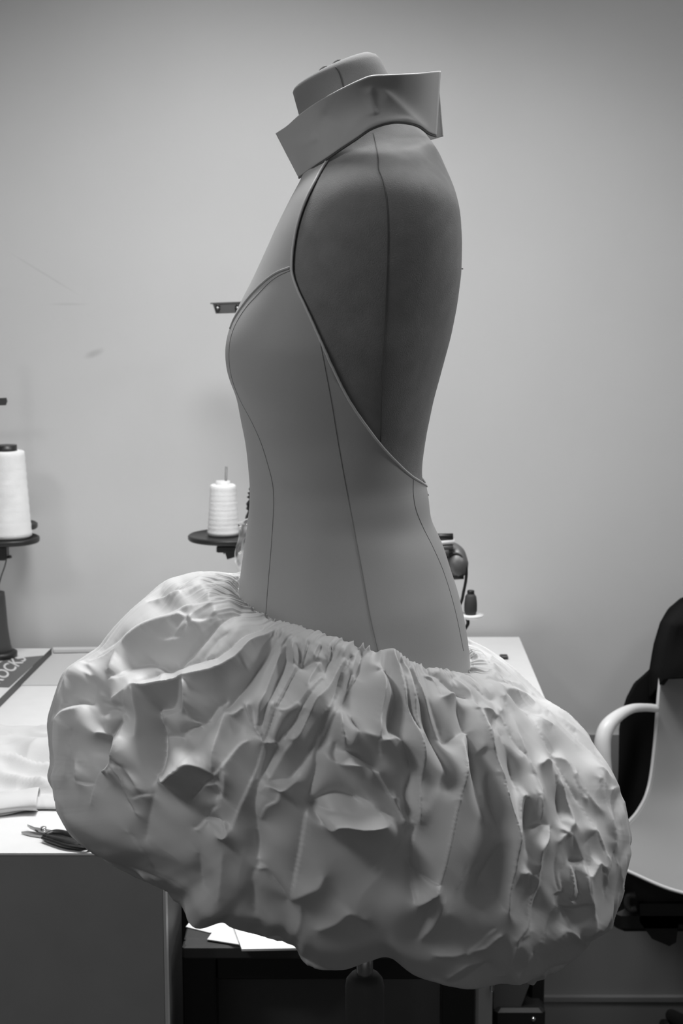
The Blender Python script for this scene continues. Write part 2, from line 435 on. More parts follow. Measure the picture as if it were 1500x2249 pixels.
def stroke_disp(X, Y, pts, h, wl, wr, sharp=1.0, taper=.25, wide=False):
    """height of one fold drawn along pts; wl / wr its half widths left and right of the direction of travel"""
    pts = np.array(pts, float)
    if len(pts) > 2: pts = catmull(pts, len(pts) * 4)
    best = np.full(X.shape, 1e9); sd = np.zeros(X.shape); st = np.zeros(X.shape)
    seg = np.linalg.norm(np.diff(pts, axis=0), axis=1); cum = np.r_[0, np.cumsum(seg)]; L = cum[-1]
    x0, x1 = pts[:, 0].min() - (9 if wide else 5) * max(wl, wr), pts[:, 0].max() + (9 if wide else 5) * max(wl, wr); y0, y1 = pts[:, 1].min() - (9 if wide else 5) * max(wl, wr), pts[:, 1].max() + (9 if wide else 5) * max(wl, wr)
    m_ = (X > x0) & (X < x1) & (Y > y0) & (Y < y1)
    if not m_.any(): return np.zeros(X.shape)
    xs, ys = X[m_], Y[m_]; b = np.full(xs.shape, 1e9); s_ = np.zeros(xs.shape); q_ = np.zeros(xs.shape)
    for i in range(len(pts) - 1):
        dx, dy = pts[i + 1] - pts[i]; l2 = dx * dx + dy * dy + 1e-9
        t = np.clip(((xs - pts[i, 0]) * dx + (ys - pts[i, 1]) * dy) / l2, 0, 1)
        ex = xs - pts[i, 0] - t * dx; ey_ = ys - pts[i, 1] - t * dy; d = np.hypot(ex, ey_)
        c = dx * ey_ - dy * ex          # >0: right of travel (image y is down)
        u = d < b; b = np.where(u, d, b); s_ = np.where(u, np.sign(c), s_); q_ = np.where(u, (cum[i] + t * seg[i]) / L, q_)
    wd = np.where(s_ > 0, wr, wl) * (.45 + .55 * np.sin(np.pi * np.clip(q_, .02, .98)) ** .6)
    a = b / wd
    prof = np.exp(-np.sqrt(a * a + .02) ** (1.05 + .5 * (1 - sharp))) 
    if wide: prof = np.exp(-np.sqrt(a * a + .05) / 2.6)
    env = np.minimum(ss(q_, -.001, taper), ss(1 - q_, -.001, taper * .6)) * .85 + .15
    out = np.zeros(X.shape); out[m_] = h * prof * env * (1 if wide else np.clip(2.6 - a * .62, 0, 1))
    return out
disp = np.zeros(sx_.shape)
for pts, h, wl, wr in CUR: disp += stroke_disp(sx_, sy_, pts, h, wl, wr, .4)
CG[..., 1] -= disp
CGf = CG.copy(); CGf[..., 1] = 2 * Y0 - CG[..., 1]
# the far half: its back corner shows past the near one
k = np.linspace(0, 1, 90)[None, :, None] ** 6; v_ = np.linspace(0, 1, 44)[:, None, None]
CGf += k * (1 - v_) * np.array([.0082, 0, .001]); CGf += k * v_ * np.array([.0005, 0, -.017])
near = sheet(CG, .0022); far = sheet(CGf, .0022)
col = obj('collar', join(near, (far[0], [tuple(reversed(q)) for q in far[1]])), M['satin'], dress)
# neckband seam under the collar
p = CG[0].copy(); p[:, 2] -= .0012; obj('neck_seam', tube(p, .0011, 6, smooth=False), M['thread'], col)

# ------------------------------------------------------------------ the bubble skirt
#       L(px)        R(px)        half depth   near lift  far lift
RINGS = [
 (0.00, (529, 1292), (1030, 1448), .166, .016, .000),
 (0.03, (505, 1280), (1045, 1446), .178, .020, .006),
 (0.08, (450, 1280), (1075, 1456), .200, .022, .012),
 (0.16, (350, 1325), (1135, 1500), .228, .020, .012),
 (0.26, (240, 1405), (1215, 1560), .250, .016, .008),
 (0.38, (150, 1500), (1300, 1640), .264, .010, .0),
 (0.50, (108, 1600), (1358, 1740), .270, .010, .0),
 (0.62, (106, 1705), (1378, 1840), .268, .018, .0),
 (0.74, (150, 1800), (1360, 1935), .255, .03, .0),
 (0.85, (260, 1880), (1300, 2010), .225, .045, .01),
 (0.94, (400, 1930), (1190, 2050), .175, .055, .02),
 (1.00, (560, 1930), (1040, 2020), .10, .05, .03),
]
NT, NP = 480, 1300
KREL = .060
ra = np.array([[r[0], *r[1], *r[2], r[3], r[4], r[5]] for r in RINGS])
tv = np.linspace(0, 1, NT)
def smooth_interp(t, tk, vk):
    xx = np.interp(np.linspace(-.1, 1.1, 1201), tk, vk)
    ker = np.hanning(71); ker /= ker.sum()
    lo = 2 * xx[100] - xx[200:99:-1][:100][::1]
    y = np.convolve(xx, ker, 'same')
    y = np.where((np.linspace(-.1, 1.1, 1201) < .02), xx, y)
    return np.interp(t, np.linspace(-.1, 1.1, 1201), y)
cols = [smooth_interp(tv, ra[:, 0], ra[:, i]) for i in range(1, 8)]
ph = np.linspace(0, 2 * np.pi, NP, endpoint=False)
LP = np.stack([P(a, b, Y0) for a, b in zip(cols[0], cols[1])]); RP = np.stack([P(a, b, Y0) for a, b in zip(cols[2], cols[3])])
cen = (LP + RP) / 2; half = (RP - LP) / 2
cph = np.cos(ph)[None, :, None]; sph = np.sin(ph)[None, :, None]
S = cen[:, None, :] - half[:, None, :] * cph
S[..., 1] -= cols[4][:, None] * np.sin(ph)[None]
nearw = np.clip(np.sin(ph), 0, 1)[None] ** 2; farw = np.clip(-np.sin(ph), 0, 1)[None] ** 2
S[..., 2] += cols[5][:, None] * nearw + cols[6][:, None] * farw
TT = tv[:, None] + 0 * ph[None]; PH = ph[None] + 0 * tv[:, None]

def normals(S):
    du = np.gradient(S, axis=0); dv = (np.roll(S, -1, 1) - np.roll(S, 1, 1)) / 2
    n = np.cross(dv, du); n /= np.linalg.norm(n, axis=2)[..., None] + 1e-12
    return n
# outline of the skirt in the photograph, seen from its middle
OUT = [(1030, 1404), (1065, 1420), (1110, 1450), (1150, 1485), (1200, 1535), (1245, 1560), (1285, 1600), (1310, 1640), (1345, 1690), (1365, 1735), (1380, 1790), (1389, 1840), (1386, 1880), (1375, 1925), (1372, 1960), (1355, 2005), (1340, 2050), (1300, 2065), (1285, 2090), (1240, 2125), (1190, 2155), (1140, 2170), (1120, 2160), (1085, 2166), (1040, 2175), (1000, 2172), (955, 2160), (900, 2140), (865, 2108), (840, 2102), (800, 2115), (760, 2130), (700, 2130), (660, 2112), (650, 2080), (620, 2068), (560, 2052), (500, 2035), (482, 2025), (455, 2042), (425, 2040), (408, 2015), (402, 1995), (360, 1955), (300, 1930), (250, 1905), (190, 1868), (160, 1845), (130, 1800), (118, 1760), (115, 1735), (101, 1710), (110, 1675), (104, 1620), (102, 1585), (118, 1530), (140, 1470), (175, 1445), (215, 1420), (270, 1355), (320, 1310), (365, 1272), (430, 1254), (480, 1253), (531, 1262)]
CX, CY = 745.0, 1730.0
oo = np.array(OUT, float); oa = np.arctan2(oo[:, 1] - CY, oo[:, 0] - CX); orad = np.hypot(oo[:, 0] - CX, oo[:, 1] - CY)
oa = np.unwrap(oa)
bins = np.linspace(-np.pi, np.pi, 361)
def target_r(a):
    aa = np.r_[oa - 2 * np.pi, oa, oa + 2 * np.pi]; rr = np.r_[orad, orad, orad]; i = np.argsort(aa)
    return np.interp(a, aa[i], rr[i])
def fit_outline(S, passes=2, smooth=3, wexp=2.0):
    for _ in range(passes):
        x, y = proj(S); a = np.arctan2(y - CY, x - CX); r = np.hypot(x - CX, y - CY)
        ib = np.clip(((a + np.pi) / (2 * np.pi) * 360).astype(int), 0, 359)
        rb = np.zeros(360); np.maximum.at(rb, ib.ravel(), r.ravel())
        ac = (bins[:-1] + bins[1:]) / 2; f = target_r(ac) / np.maximum(rb, 1)
        # the bodice stands where the skirt has no outline of its own
        up = (ac > math.atan2(1404 - CY, 1030 - CX)) | (ac < math.atan2(1262 - CY, 531 - CX)); 
        f = np.where((ac > math.atan2(1262 - CY, 531 - CX)) & (ac < math.atan2(1404 - CY, 1030 - CX)), 1.0, f)
        ker = np.hanning(smooth * 2 + 3)[1:-1]; ker /= ker.sum(); f = np.convolve(np.r_[f[-20:], f, f[:20]], ker, 'same')[20:-20]
        fv = np.interp(a, np.r_[ac - 2 * np.pi, ac, ac + 2 * np.pi], np.r_[f, f, f]); rv = np.interp(a, np.r_[ac - 2 * np.pi, ac, ac + 2 * np.pi], np.r_[rb, rb, rb])
        wgt = np.clip(r / rv, 0, 1) ** wexp * ss(TT, .0, .08)
        k = 1 + (fv - 1) * wgt
        # move about the skirt's own middle, in the upright plane each point lies in
        d = np.array([(CX - 750) / F, cp + (1124.5 - CY) / F * sp_, -sp_ + (1124.5 - CY) / F * cp])
        piv = d[None, None] * (S[..., 1] / d[1])[..., None]; piv[..., 2] += EYE
        S[..., 0] = piv[..., 0] + (S[..., 0] - piv[..., 0]) * k
        S[..., 2] = piv[..., 2] + (S[..., 2] - piv[..., 2]) * k
        print('outline fit', float(np.abs(f - 1).max()))
    return S
S = fit_outline(S, 3, 10)
Nn = normals(S)
if np.mean(Nn[NT // 2, :, 1] * (S[NT // 2, :, 1] - Y0)) < 0: Nn = -Nn
view = S - np.array([0, 0, EYE]); view /= np.linalg.norm(view, axis=2)[..., None]
facing = -(Nn * view).sum(2)
wf = ss(facing, -.05, .18)
SXX, SYY = proj(S)

# Folds of the skirt: every crease as a line with the lean of the cloth on either side of it
# (a number near 90 leans away from the light, near 170 leans to it); 'v' lines give west, east, 'h' lines north, south.
FOLDS = {
 (100, 1240): [
  ('h',[(1010,200),(1140,100),(1390,50),(1500,55)],150,150,200), ('v',[(1390,60),(1385,130)],125,150,0),
  ('h',[(900,320),(1000,265),(1110,235),(1250,220),(1500,195)],120,165,205), ('h',[(1210,215),(1290,165),(1380,130),(1500,115)],150,145,195),
  ('h',[(900,325),(1100,320),(1250,290),(1500,235)],190,125,0), ('h',[(400,755),(560,620),(720,470),(790,385),(900,325)],140,140,165),
  ('h',[(410,755),(600,690),(750,620),(900,530),(1060,450),(1200,415),(1440,365)],130,155,195),
  ('h',[(570,950),(640,800),(830,640),(990,550),(1180,495),(1260,500),(1280,550)],155,100,0),
  ('h',[(1060,665),(1180,630),(1290,545),(1500,480)],105,105,140), ('h',[(280,830),(400,810),(600,755)],140,135,200),
  ('v',[(150,940),(130,1100),(130,1190)],110,85,0), ('v',[(320,940),(400,1000),(330,1160),(300,1190)],88,130,0), ('h',[(150,940),(280,860),(350,880)],170,100,0),
  ('h',[(20,1340),(90,1250),(200,1190),(330,1190)],90,150,205), ('h',[(30,1370),(110,1290),(230,1250),(300,1200)],150,100,0),
  ('h',[(560,970),(620,975),(760,870),(900,830),(1010,890),(1090,880)],98,142,0), ('h',[(560,1010),(680,990),(760,940)],130,130,155),
  ('h',[(560,1190),(680,1140),(760,1090)],142,120,158), ('h',[(450,1180),(580,1230),(700,1250)],102,125,0),
  ('h',[(780,1060),(900,970),(1060,890),(1200,880),(1470,820)],108,152,190), ('h',[(1130,880),(1300,720),(1500,545)],95,145,190),
  ('h',[(1360,830),(1500,660)],125,150,0), ('h',[(800,1060),(900,1080),(1050,1050),(1180,1015),(1250,1005)],165,84,225), ('h',[(1250,1005),(1500,935)],142,92,190),
  ('v',[(1000,940),(1010,1000)],165,130,0), ('v',[(1200,1025),(1150,1120),(1060,1240)],88,150,0), ('v',[(1245,1020),(1250,1100),(1240,1230),(1200,1290)],165,100,185),
  ('h',[(930,1240),(1070,1240)],88,160,0), ('v',[(750,1090),(710,1250),(690,1400),(670,1500)],130,108,0), ('v',[(790,1100),(790,1300),(790,1500)],118,84,0),
  ('v',[(930,1250),(935,1400),(940,1500)],84,178,0), ('h',[(940,1370),(1060,1310),(1210,1275)],152,135,190), ('v',[(1250,1250),(1290,1350),(1400,1390)],140,90,0),
  ('h',[(1180,1480),(1250,1430),(1380,1400),(1500,1240)],92,135,150), ('h',[(460,1300),(560,1260),(680,1300)],112,148,0)],
 (100, 1550): [
  ('v',[(690,140),(560,270),(500,420),(480,540)],92,160,190), ('h',[(480,540),(510,575),(590,510),(635,400)],150,84,225), ('v',[(700,140),(680,270),(640,400),(600,570)],155,112,0),
  ('h',[(420,240),(480,230),(550,280)],140,75,0), ('v',[(240,500),(260,650)],105,80,0), ('h',[(270,670),(350,690),(425,690)],80,90,135), ('v',[(475,560),(430,700),(395,850)],90,82,115),
  ('v',[(930,0),(940,200),(960,450),(970,660)],82,178,0), ('h',[(970,600),(1090,650),(1220,540)],182,88,215), ('h',[(1220,540),(1340,350),(1440,200),(1500,110)],150,142,195),
  ('h',[(1130,640),(1280,520),(1360,515),(1450,560),(1500,600)],138,86,0), ('h',[(1000,260),(1170,280),(1230,330)],135,170,195), ('h',[(1170,280),(1250,210),(1340,170),(1450,150)],100,130,150),
  ('v',[(640,560),(690,650),(700,760),(740,860),(790,935)],86,84,150), ('v',[(700,520),(780,600),(840,705)],128,84,0), ('h',[(780,815),(850,790),(940,780)],82,82,135),
  ('h',[(1300,820),(1400,700),(1500,610)],92,86,190), ('h',[(1420,700),(1500,680)],140,80,0), ('v',[(960,760),(910,950),(870,1170)],72,90,0), ('h',[(1310,1090),(1350,1060),(1430,960),(1500,890)],80,86,150),
  ('h',[(1410,1000),(1500,1000)],85,130,160), ('v',[(740,1120),(830,1290),(900,1440)],74,74,58), ('v',[(200,200),(180,500),(200,650)],78,94,0), ('v',[(150,350),(150,600)],88,76,0)],
 (400, 1240): [
  ('h',[(0,105),(190,55),(330,50),(525,85)],150,150,210), ('h',[(30,200),(130,140),(260,115),(520,125)],150,140,200), ('h',[(0,230),(300,200),(500,150)],140,150,185),
  ('h',[(0,290),(150,265),(350,220)],155,130,180), ('h',[(230,310),(300,260),(450,225)],125,118,155), ('h',[(250,355),(400,300),(490,300)],112,120,160), ('h',[(0,440),(250,400),(400,375)],162,122,0),
  ('h',[(0,590),(60,550),(200,520),(300,450)],132,95,0), ('h',[(0,815),(130,700),(260,580),(400,480),(520,430)],90,138,170), ('h',[(160,820),(300,660),(400,600)],112,132,142),
  ('h',[(0,865),(250,820),(300,815),(440,700),(560,600),(720,510)],112,148,180), ('h',[(0,1000),(100,985),(300,925),(400,870),(500,800),(600,690),(750,610),(830,560)],152,90,180),
  ('v',[(530,840),(550,890)],95,90,130), ('v',[(780,700),(640,900),(530,1050),(430,1180),(350,1290)],92,158,178), ('v',[(350,1290),(210,1500)],135,145,178), ('h',[(230,1380),(260,1290),(360,1180)],86,132,0),
  ('v',[(860,780),(800,950),(740,1130),(680,1260),(660,1400)],158,98,0), ('v',[(920,720),(880,900),(820,1050),(740,1250),(700,1400)],98,158,0), ('v',[(980,700),(975,850),(1010,870)],160,90,0),
  ('v',[(1010,900),(930,1050),(840,1240),(760,1450),(740,1500)],145,152,86), ('v',[(1000,690),(1040,830)],92,122,0), ('h',[(840,1260),(900,1280),(1000,1230),(1100,1100),(1200,990),(1240,940)],145,128,178),
  ('v',[(1240,930),(1290,830),(1310,720)],152,108,0), ('h',[(1040,890),(1130,850),(1200,840)],102,158,0), ('v',[(1210,700),(1180,740),(1150,820)],150,88,0), ('v',[(1200,870),(1150,960),(1100,1080)],152,96,0),
  ('v',[(1230,1000),(1100,1180),(960,1400),(900,1500)],122,152,100), ('v',[(1450,830),(1370,930),(1290,1080),(1190,1190),(1140,1290),(1050,1480)],158,90,0), ('v',[(1500,780),(1420,900),(1370,1050),(1300,1250),(1200,1480)],92,148,165),
  ('v',[(1500,940),(1440,1180),(1380,1290),(1270,1490)],115,158,165), ('h',[(380,1290),(440,1320),(520,1260)],152,102,0), ('v',[(560,1290),(620,1400),(690,1490)],118,128,172), ('v',[(1380,1290),(1390,1400),(1400,1500)],148,88,0),
  ('v',[(830,570),(830,640)],150,150,95), ('v',[(890,580),(850,640)],150,150,95), ('v',[(960,620),(880,700)],150,148,90), ('v',[(1000,640),(960,700)],148,148,90), ('v',[(1100,690),(1080,780),(1050,860)],145,145,85), ('v',[(1210,700),(1170,790)],145,145,86), ('v',[(1310,720),(1290,830)],145,145,90)],
 (700, 1380): [
  ('v',[(410,190),(370,330),(330,440),(250,600),(180,740),(100,880),(0,1070)],105,165,170), ('v',[(190,740),(200,880),(230,1050)],160,88,178), ('h',[(190,710),(280,790),(370,910),(500,960)],162,92,0),
  ('h',[(140,1140),(200,1190),(380,1200),(470,1240),(560,1370),(650,1500)],155,108,182), ('h',[(230,1070),(350,1130),(470,1220)],90,162,0), ('v',[(150,1000),(130,1120)],118,152,0),
  ('v',[(555,380),(550,600),(520,800),(510,960)],168,102,180), ('v',[(510,960),(550,1110)],95,95,150), ('v',[(680,620),(640,780),(600,960)],102,162,0), ('v',[(540,350),(590,420),(670,600)],108,152,0),
  ('h',[(520,990),(600,975),(650,960),(720,990),(790,1080),(830,1200)],165,92,192), ('v',[(630,280),(690,450),(740,700),(800,850),(850,1000),(880,1180),(880,1500)],162,94,190), ('v',[(830,1250),(800,1380),(760,1500)],90,142,0),
  ('v',[(730,320),(770,400),(800,600),(830,780),(890,930)],150,94,0), ('v',[(700,420),(760,640),(810,840)],98,148,0), ('v',[(790,340),(830,450),(860,600),(930,740)],88,152,0), ('v',[(870,480),(930,700),(1000,850),(1090,960)],162,92,0),
  ('v',[(930,740),(1000,950),(1080,1130),(1180,1330)],88,150,168), ('h',[(1010,880),(1100,1000),(1200,960),(1310,890)],108,152,175), ('v',[(940,420),(1030,460),(1085,570)],120,142,85), ('v',[(860,330),(900,500),(980,680),(1080,900)],92,122,0),
  ('v',[(1040,380),(1200,510),(1320,600),(1400,750),(1460,900),(1500,1050)],165,98,175), ('v',[(1090,600),(1210,590),(1270,750),(1310,890)],102,162,0), ('v',[(1260,1030),(1250,1250),(1200,1500)],150,86,165),
  ('v',[(1320,900),(1370,1100),(1420,1450)],86,142,0), ('h',[(1230,400),(1350,490),(1500,640)],118,152,158)],
 (1000, 1380): [
  ('h',[(120,110),(300,190),(450,290),(600,420),(690,560)],160,160,210), ('h',[(130,210),(260,300),(400,420),(560,480)],155,138,188), ('h',[(120,200),(230,220),(320,330)],180,148,200), ('v',[(330,260),(440,360),(550,500)],128,158,0),
  ('h',[(240,390),(350,380),(420,450),(550,520),(800,630)],138,175,192), ('h',[(270,460),(400,500),(550,520)],138,165,195), ('h',[(440,590),(620,720),(720,770)],112,168,0), ('h',[(450,560),(620,630),(800,750)],180,112,0),
  ('h',[(620,750),(720,820),(830,860)],160,128,195), ('v',[(620,760),(720,920),(850,1130),(960,1300),(1080,1500)],158,108,192), ('v',[(370,750),(470,930),(590,1110)],150,102,168),
  ('v',[(380,640),(470,780),(560,960),(620,1110),(680,1250),(740,1400),(750,1500)],132,112,155), ('h',[(180,700),(300,740),(370,760)],152,90,168), ('v',[(330,790),(330,860)],93,142,0),
  ('v',[(120,580),(180,700),(240,870),(270,1000),(350,1170),(410,1340),(440,1500)],158,102,170), ('h',[(200,1090),(250,1040),(300,1060)],148,108,0), ('v',[(400,950),(500,1150),(550,1400)],106,148,0),
  ('h',[(740,1200),(780,1170),(850,1200)],152,98,0), ('v',[(860,1200),(920,1330),(980,1500)],100,168,178), ('v',[(860,1120),(1000,1200),(1100,1400),(1160,1500)],108,148,0),
  ('h',[(700,680),(860,790),(1000,930),(1200,1100),(1300,1180)],150,160,182), ('h',[(790,690),(900,780),(1040,900)],165,128,0), ('h',[(800,630),(1080,800),(1220,960),(1350,1180),(1450,1350)],170,170,185),
  ('v',[(1260,1250),(1290,1350),(1330,1500)],152,116,0), ('v',[(1260,1240),(1340,1290),(1430,1390)],118,162,0), ('h',[(1380,1430),(1430,1410),(1470,1450)],155,108,0)],
 (1020, 1700): [
  ('v',[(270,0),(330,120),(380,300),(430,500),(420,700),(380,960),(350,1180)],160,100,185), ('v',[(100,0),(140,220),(200,420)],90,126,0), ('v',[(230,0),(270,300),(350,560)],118,152,0), ('v',[(350,620),(270,830),(150,1020)],86,126,122),
  ('v',[(510,190),(480,330),(450,600),(420,850)],142,90,0), ('h',[(510,210),(540,185),(570,220)],150,90,0), ('v',[(570,230),(560,500),(560,650)],92,142,0), ('h',[(500,870),(550,855),(590,900)],140,90,0), ('v',[(590,900),(590,1000)],90,126,0),
  ('v',[(630,180),(650,250),(665,400)],130,108,182), ('v',[(610,0),(660,130),(670,400)],155,102,0), ('h',[(620,460),(680,440),(750,450)],108,152,0), ('v',[(750,460),(720,570),(650,670),(640,800)],160,82,172),
  ('v',[(760,480),(750,600),(700,800),(660,1000),(600,1200),(500,1400)],85,122,0), ('v',[(640,800),(630,950),(560,1200),(440,1450)],126,82,132), ('v',[(650,1080),(560,1300),(450,1500)],82,126,0),
  ('v',[(850,0),(890,250),(890,400)],106,168,178), ('v',[(850,0),(920,230),(980,420)],168,112,198), ('h',[(890,480),(930,510),(960,450)],162,106,0), ('v',[(870,0),(1000,200),(1170,490)],165,112,200), ('v',[(1170,490),(1270,720)],140,110,200),
  ('v',[(1170,510),(1100,620)],118,152,0), ('v',[(980,530),(1060,750)],112,126,172), ('h',[(860,600),(920,530),(980,540)],138,90,0), ('h',[(980,780),(1060,760)],106,192,0), ('v',[(960,820),(950,1000),(930,1080)],160,98,218),
  ('h',[(900,1060),(930,1110),(990,1120),(1020,1060)],108,130,212), ('v',[(1000,830),(1020,950),(1030,1080)],102,168,0), ('v',[(1070,760),(1075,1000),(1080,1130)],172,112,0), ('v',[(920,800),(880,900),(900,1050)],112,152,0),
  ('h',[(860,1160),(970,1150),(1080,1110)],142,82,0), ('h',[(880,1190),(960,1200),(1080,1150)],82,158,0), ('v',[(860,1190),(920,1350)],108,152,0), ('h',[(760,1450),(840,1390),(900,1370),(1000,1420),(1050,1480)],148,88,0),
  ('v',[(840,720),(830,850),(860,1040)],108,130,148), ('h',[(820,1070),(860,1050)],120,120,78), ('v',[(830,1070),(780,1250),(680,1480)],102,132,132), ('h',[(1120,900),(1180,790),(1240,830)],152,90,0), ('v',[(1100,920),(1100,1200)],142,98,0),
  ('v',[(1120,730),(1080,900)],130,168,0), ('v',[(1240,860),(1290,950),(1280,1080)],98,110,168), ('v',[(1350,700),(1300,850),(1290,1000)],116,110,82), ('v',[(1350,700),(1400,800)],110,110,182), ('v',[(1100,1150),(1090,1300),(1050,1450)],150,92,138),
  ('v',[(1000,0),(1100,180),(1230,330)],112,152,0), ('v',[(1170,60),(1260,250),(1330,450),(1350,600)],158,112,0), ('v',[(1300,150),(1320,300),(1360,580)],120,98,0), ('v',[(1380,130),(1400,300),(1420,500)],98,142,0)],
 (400, 1550): [
  ('v',[(380,10),(250,190),(130,390),(0,570)],150,152,192), ('h',[(0,560),(100,510),(190,540),(280,600)],150,84,0), ('v',[(370,60),(330,250),(300,400),(290,580)],150,106,0), ('h',[(100,820),(240,670)],88,100,190), ('h',[(240,670),(380,520),(500,350),(570,305)],115,102,190),
  ('v',[(380,540),(390,620),(370,750),(340,810)],132,98,152), ('h',[(240,690),(300,690),(350,780)],138,80,0), ('v',[(560,10),(620,180),(700,290)],130,92,178), ('v',[(720,340),(650,560),(560,780),(500,900),(440,1050),(400,1120)],102,88,160),
  ('h',[(340,1130),(380,1130),(410,1090)],122,74,212), ('h',[(200,990),(300,1000),(360,1030),(390,1100)],84,122,168), ('h',[(110,1090),(150,1070),(240,950)],80,86,152), ('v',[(820,0),(760,200),(720,320)],120,150,88), ('v',[(730,330),(740,400),(700,530),(670,640)],112,84,0),
  ('h',[(730,320),(830,330)],145,84,0), ('v',[(1060,20),(930,180),(840,330),(760,500),(690,650),(660,760),(640,900),(660,1100),(660,1350)],86,118,124), ('v',[(1000,270),(900,400),(800,560),(760,640),(680,750)],120,104,142), ('v',[(1130,60),(1030,260),(960,300)],142,93,0),
  ('h',[(760,670),(850,660),(940,650),(1020,560),(1110,430),(1200,200),(1290,0)],102,130,158), ('h',[(790,700),(880,740),(1000,670)],160,86,0), ('v',[(860,760),(830,830),(740,880),(680,990)],98,88,142),
  ('v',[(1400,10),(1300,180),(1190,400),(1180,550),(1110,800)],102,138,152), ('v',[(1110,800),(1070,1050),(1030,1300),(990,1500)],90,98,158), ('v',[(1390,50),(1390,250),(1430,380)],152,84,0), ('h',[(1430,380),(1500,420)],88,156,0), ('h',[(1330,430),(1370,490),(1500,520)],156,116,0),
  ('h',[(1110,875),(1200,980),(1290,1070),(1380,1030),(1500,1020)],162,84,178), ('h',[(1110,870),(1220,800),(1350,760),(1500,800)],104,136,0), ('h',[(1200,900),(1330,940),(1500,960)],136,166,0)],
 (700, 1700): [
  ('h',[(200,430),(430,455),(600,430)],162,84,170), ('v',[(300,160),(470,270),(600,410)],142,93,0), ('v',[(510,0),(620,180),(720,350),(750,400)],110,93,168), ('v',[(820,30),(760,180),(800,380)],93,142,0),
  ('v',[(880,0),(880,200),(865,440)],145,104,192), ('v',[(865,440),(820,620),(820,800),(830,1000),(850,1140)],98,116,192), ('v',[(810,440),(720,600),(640,730)],88,100,126), ('v',[(560,740),(490,830)],90,90,118),
  ('h',[(830,820),(900,890),(1030,960)],110,152,178), ('h',[(860,1140),(1000,1040),(1030,970)],152,76,0), ('v',[(1250,0),(1180,330),(1130,580),(1070,830),(1030,970)],118,84,152), ('v',[(1000,1050),(960,1200),(900,1350),(870,1460)],74,102,106),
  ('v',[(1090,1100),(1000,1330),(900,1460)],102,76,0), ('v',[(1300,850),(1200,1050),(1130,1200)],86,102,0), ('h',[(0,1380),(150,1300),(270,1210),(400,1270)],92,70,0)],
 (350, 1800): [
  ('v',[(1200,480),(1150,700)],92,100,152), ('h',[(870,430),(930,430),(1020,540),(1130,700)],100,70,0), ('h',[(1160,700),(1280,640),(1400,590),(1450,500)],100,76,0), ('v',[(840,100),(860,400),(820,500),(830,800),(870,900)],74,92,0),
  ('v',[(340,300),(350,570)],70,86,0), ('v',[(560,300),(530,700)],87,74,0), ('v',[(1240,750),(1230,900),(1200,1000)],87,74,92)],
 (850, 1820): [
  ('h',[(700,1100),(830,960),(940,870)],95,95,148), ('h',[(720,1110),(860,1020),(980,930)],112,70,0), ('h',[(440,1130),(620,1110),(800,1050)],97,76,0), ('h',[(550,1310),(680,1200),(820,1180)],94,73,118), ('h',[(600,1360),(750,1270),(900,1200)],76,100,0),
  ('v',[(1300,500),(1220,850),(1130,1000),(1040,1230),(980,1300)],102,86,124), ('v',[(1500,690),(1400,900),(1310,1100)],83,112,0), ('v',[(1310,1100),(1330,1160)],90,95,152), ('v',[(1320,1050),(1180,1350)],83,94,0), ('v',[(640,550),(760,400),(850,330)],92,84,108), ('h',[(440,1340),(600,1390),(780,1370)],92,68,0)],
}
GX0, GY0, GS = 40, 1220, 2.0
GW, GH = 704, 496
def fold_field():
    Tn = np.zeros((GH, GW)); Cn = np.zeros((GH, GW))
    def put(x, y, t, w=1.0):
        i = int(round((y - GY0) / GS)); j = int(round((x - GX0) / GS))
        if 0 <= i < GH and 0 <= j < GW: Tn[i, j] += t * w; Cn[i, j] += w
    for (ox, oy), L in FOLDS.items():
        for mode, pts, a, b, c in L:
            p = np.array(pts, float) / 4 + np.array([ox, oy])
            n = int(np.linalg.norm(np.diff(p, axis=0), axis=1).sum() / 1.0) + 3
            q = catmull(p, n) if len(p) > 2 else np.linspace(p[0], p[1], n)
            t = np.gradient(q, axis=0); t /= np.linalg.norm(t, axis=1)[:, None] + 1e-9
            R = np.stack([-t[:, 1], t[:, 0]], 1)      # right of travel, y down
            # right of a downward line is west, right of an eastward line is south
            tr, tl = (a, b) if mode == 'v' else (b, a)
            off = 3.0 if c else 2.0
            for k in range(n):
                put(*(q[k] + R[k] * off), tr); put(*(q[k] - R[k] * off), tl)
                put(*(q[k] + R[k] * (off + 2)), tr); put(*(q[k] - R[k] * (off + 2)), tl)
                if c: put(q[k][0], q[k][1], c * .6 + .4 * max(a, b) if c > 100 else c, 3.0)
    val = np.where(Cn > 0, Tn / np.maximum(Cn, 1e-9), 0); msk = Cn > 0
    # fill between the lines, coarse to fine
    levels = [(val, msk)]
    while min(levels[-1][0].shape) > 12:
        v, m = levels[-1]; h_, w_ = v.shape; h2, w2 = h_ // 2, w_ // 2
        vv = (v * m)[:h2 * 2, :w2 * 2].reshape(h2, 2, w2, 2).sum((1, 3)); mm = m[:h2 * 2, :w2 * 2].reshape(h2, 2, w2, 2).sum((1, 3))
        levels.append((np.where(mm > 0, vv / np.maximum(mm, 1), 0), mm > 0))
    u = np.full(levels[-1][0].shape, 115.0)
    for v, m in reversed(levels):
        if u.shape != v.shape:
            ii_ = np.clip((np.arange(v.shape[0]) / 2).astype(int), 0, u.shape[0] - 1); jj_ = np.clip((np.arange(v.shape[1]) / 2).astype(int), 0, u.shape[1] - 1); u = u[ii_][:, jj_]
        for _ in range(60):
            e = np.pad(u, 1, mode='edge'); u = (e[:-2, 1:-1] + e[2:, 1:-1] + e[1:-1, :-2] + e[1:-1, 2:]) / 4; u = np.where(m, v, u)
    return u
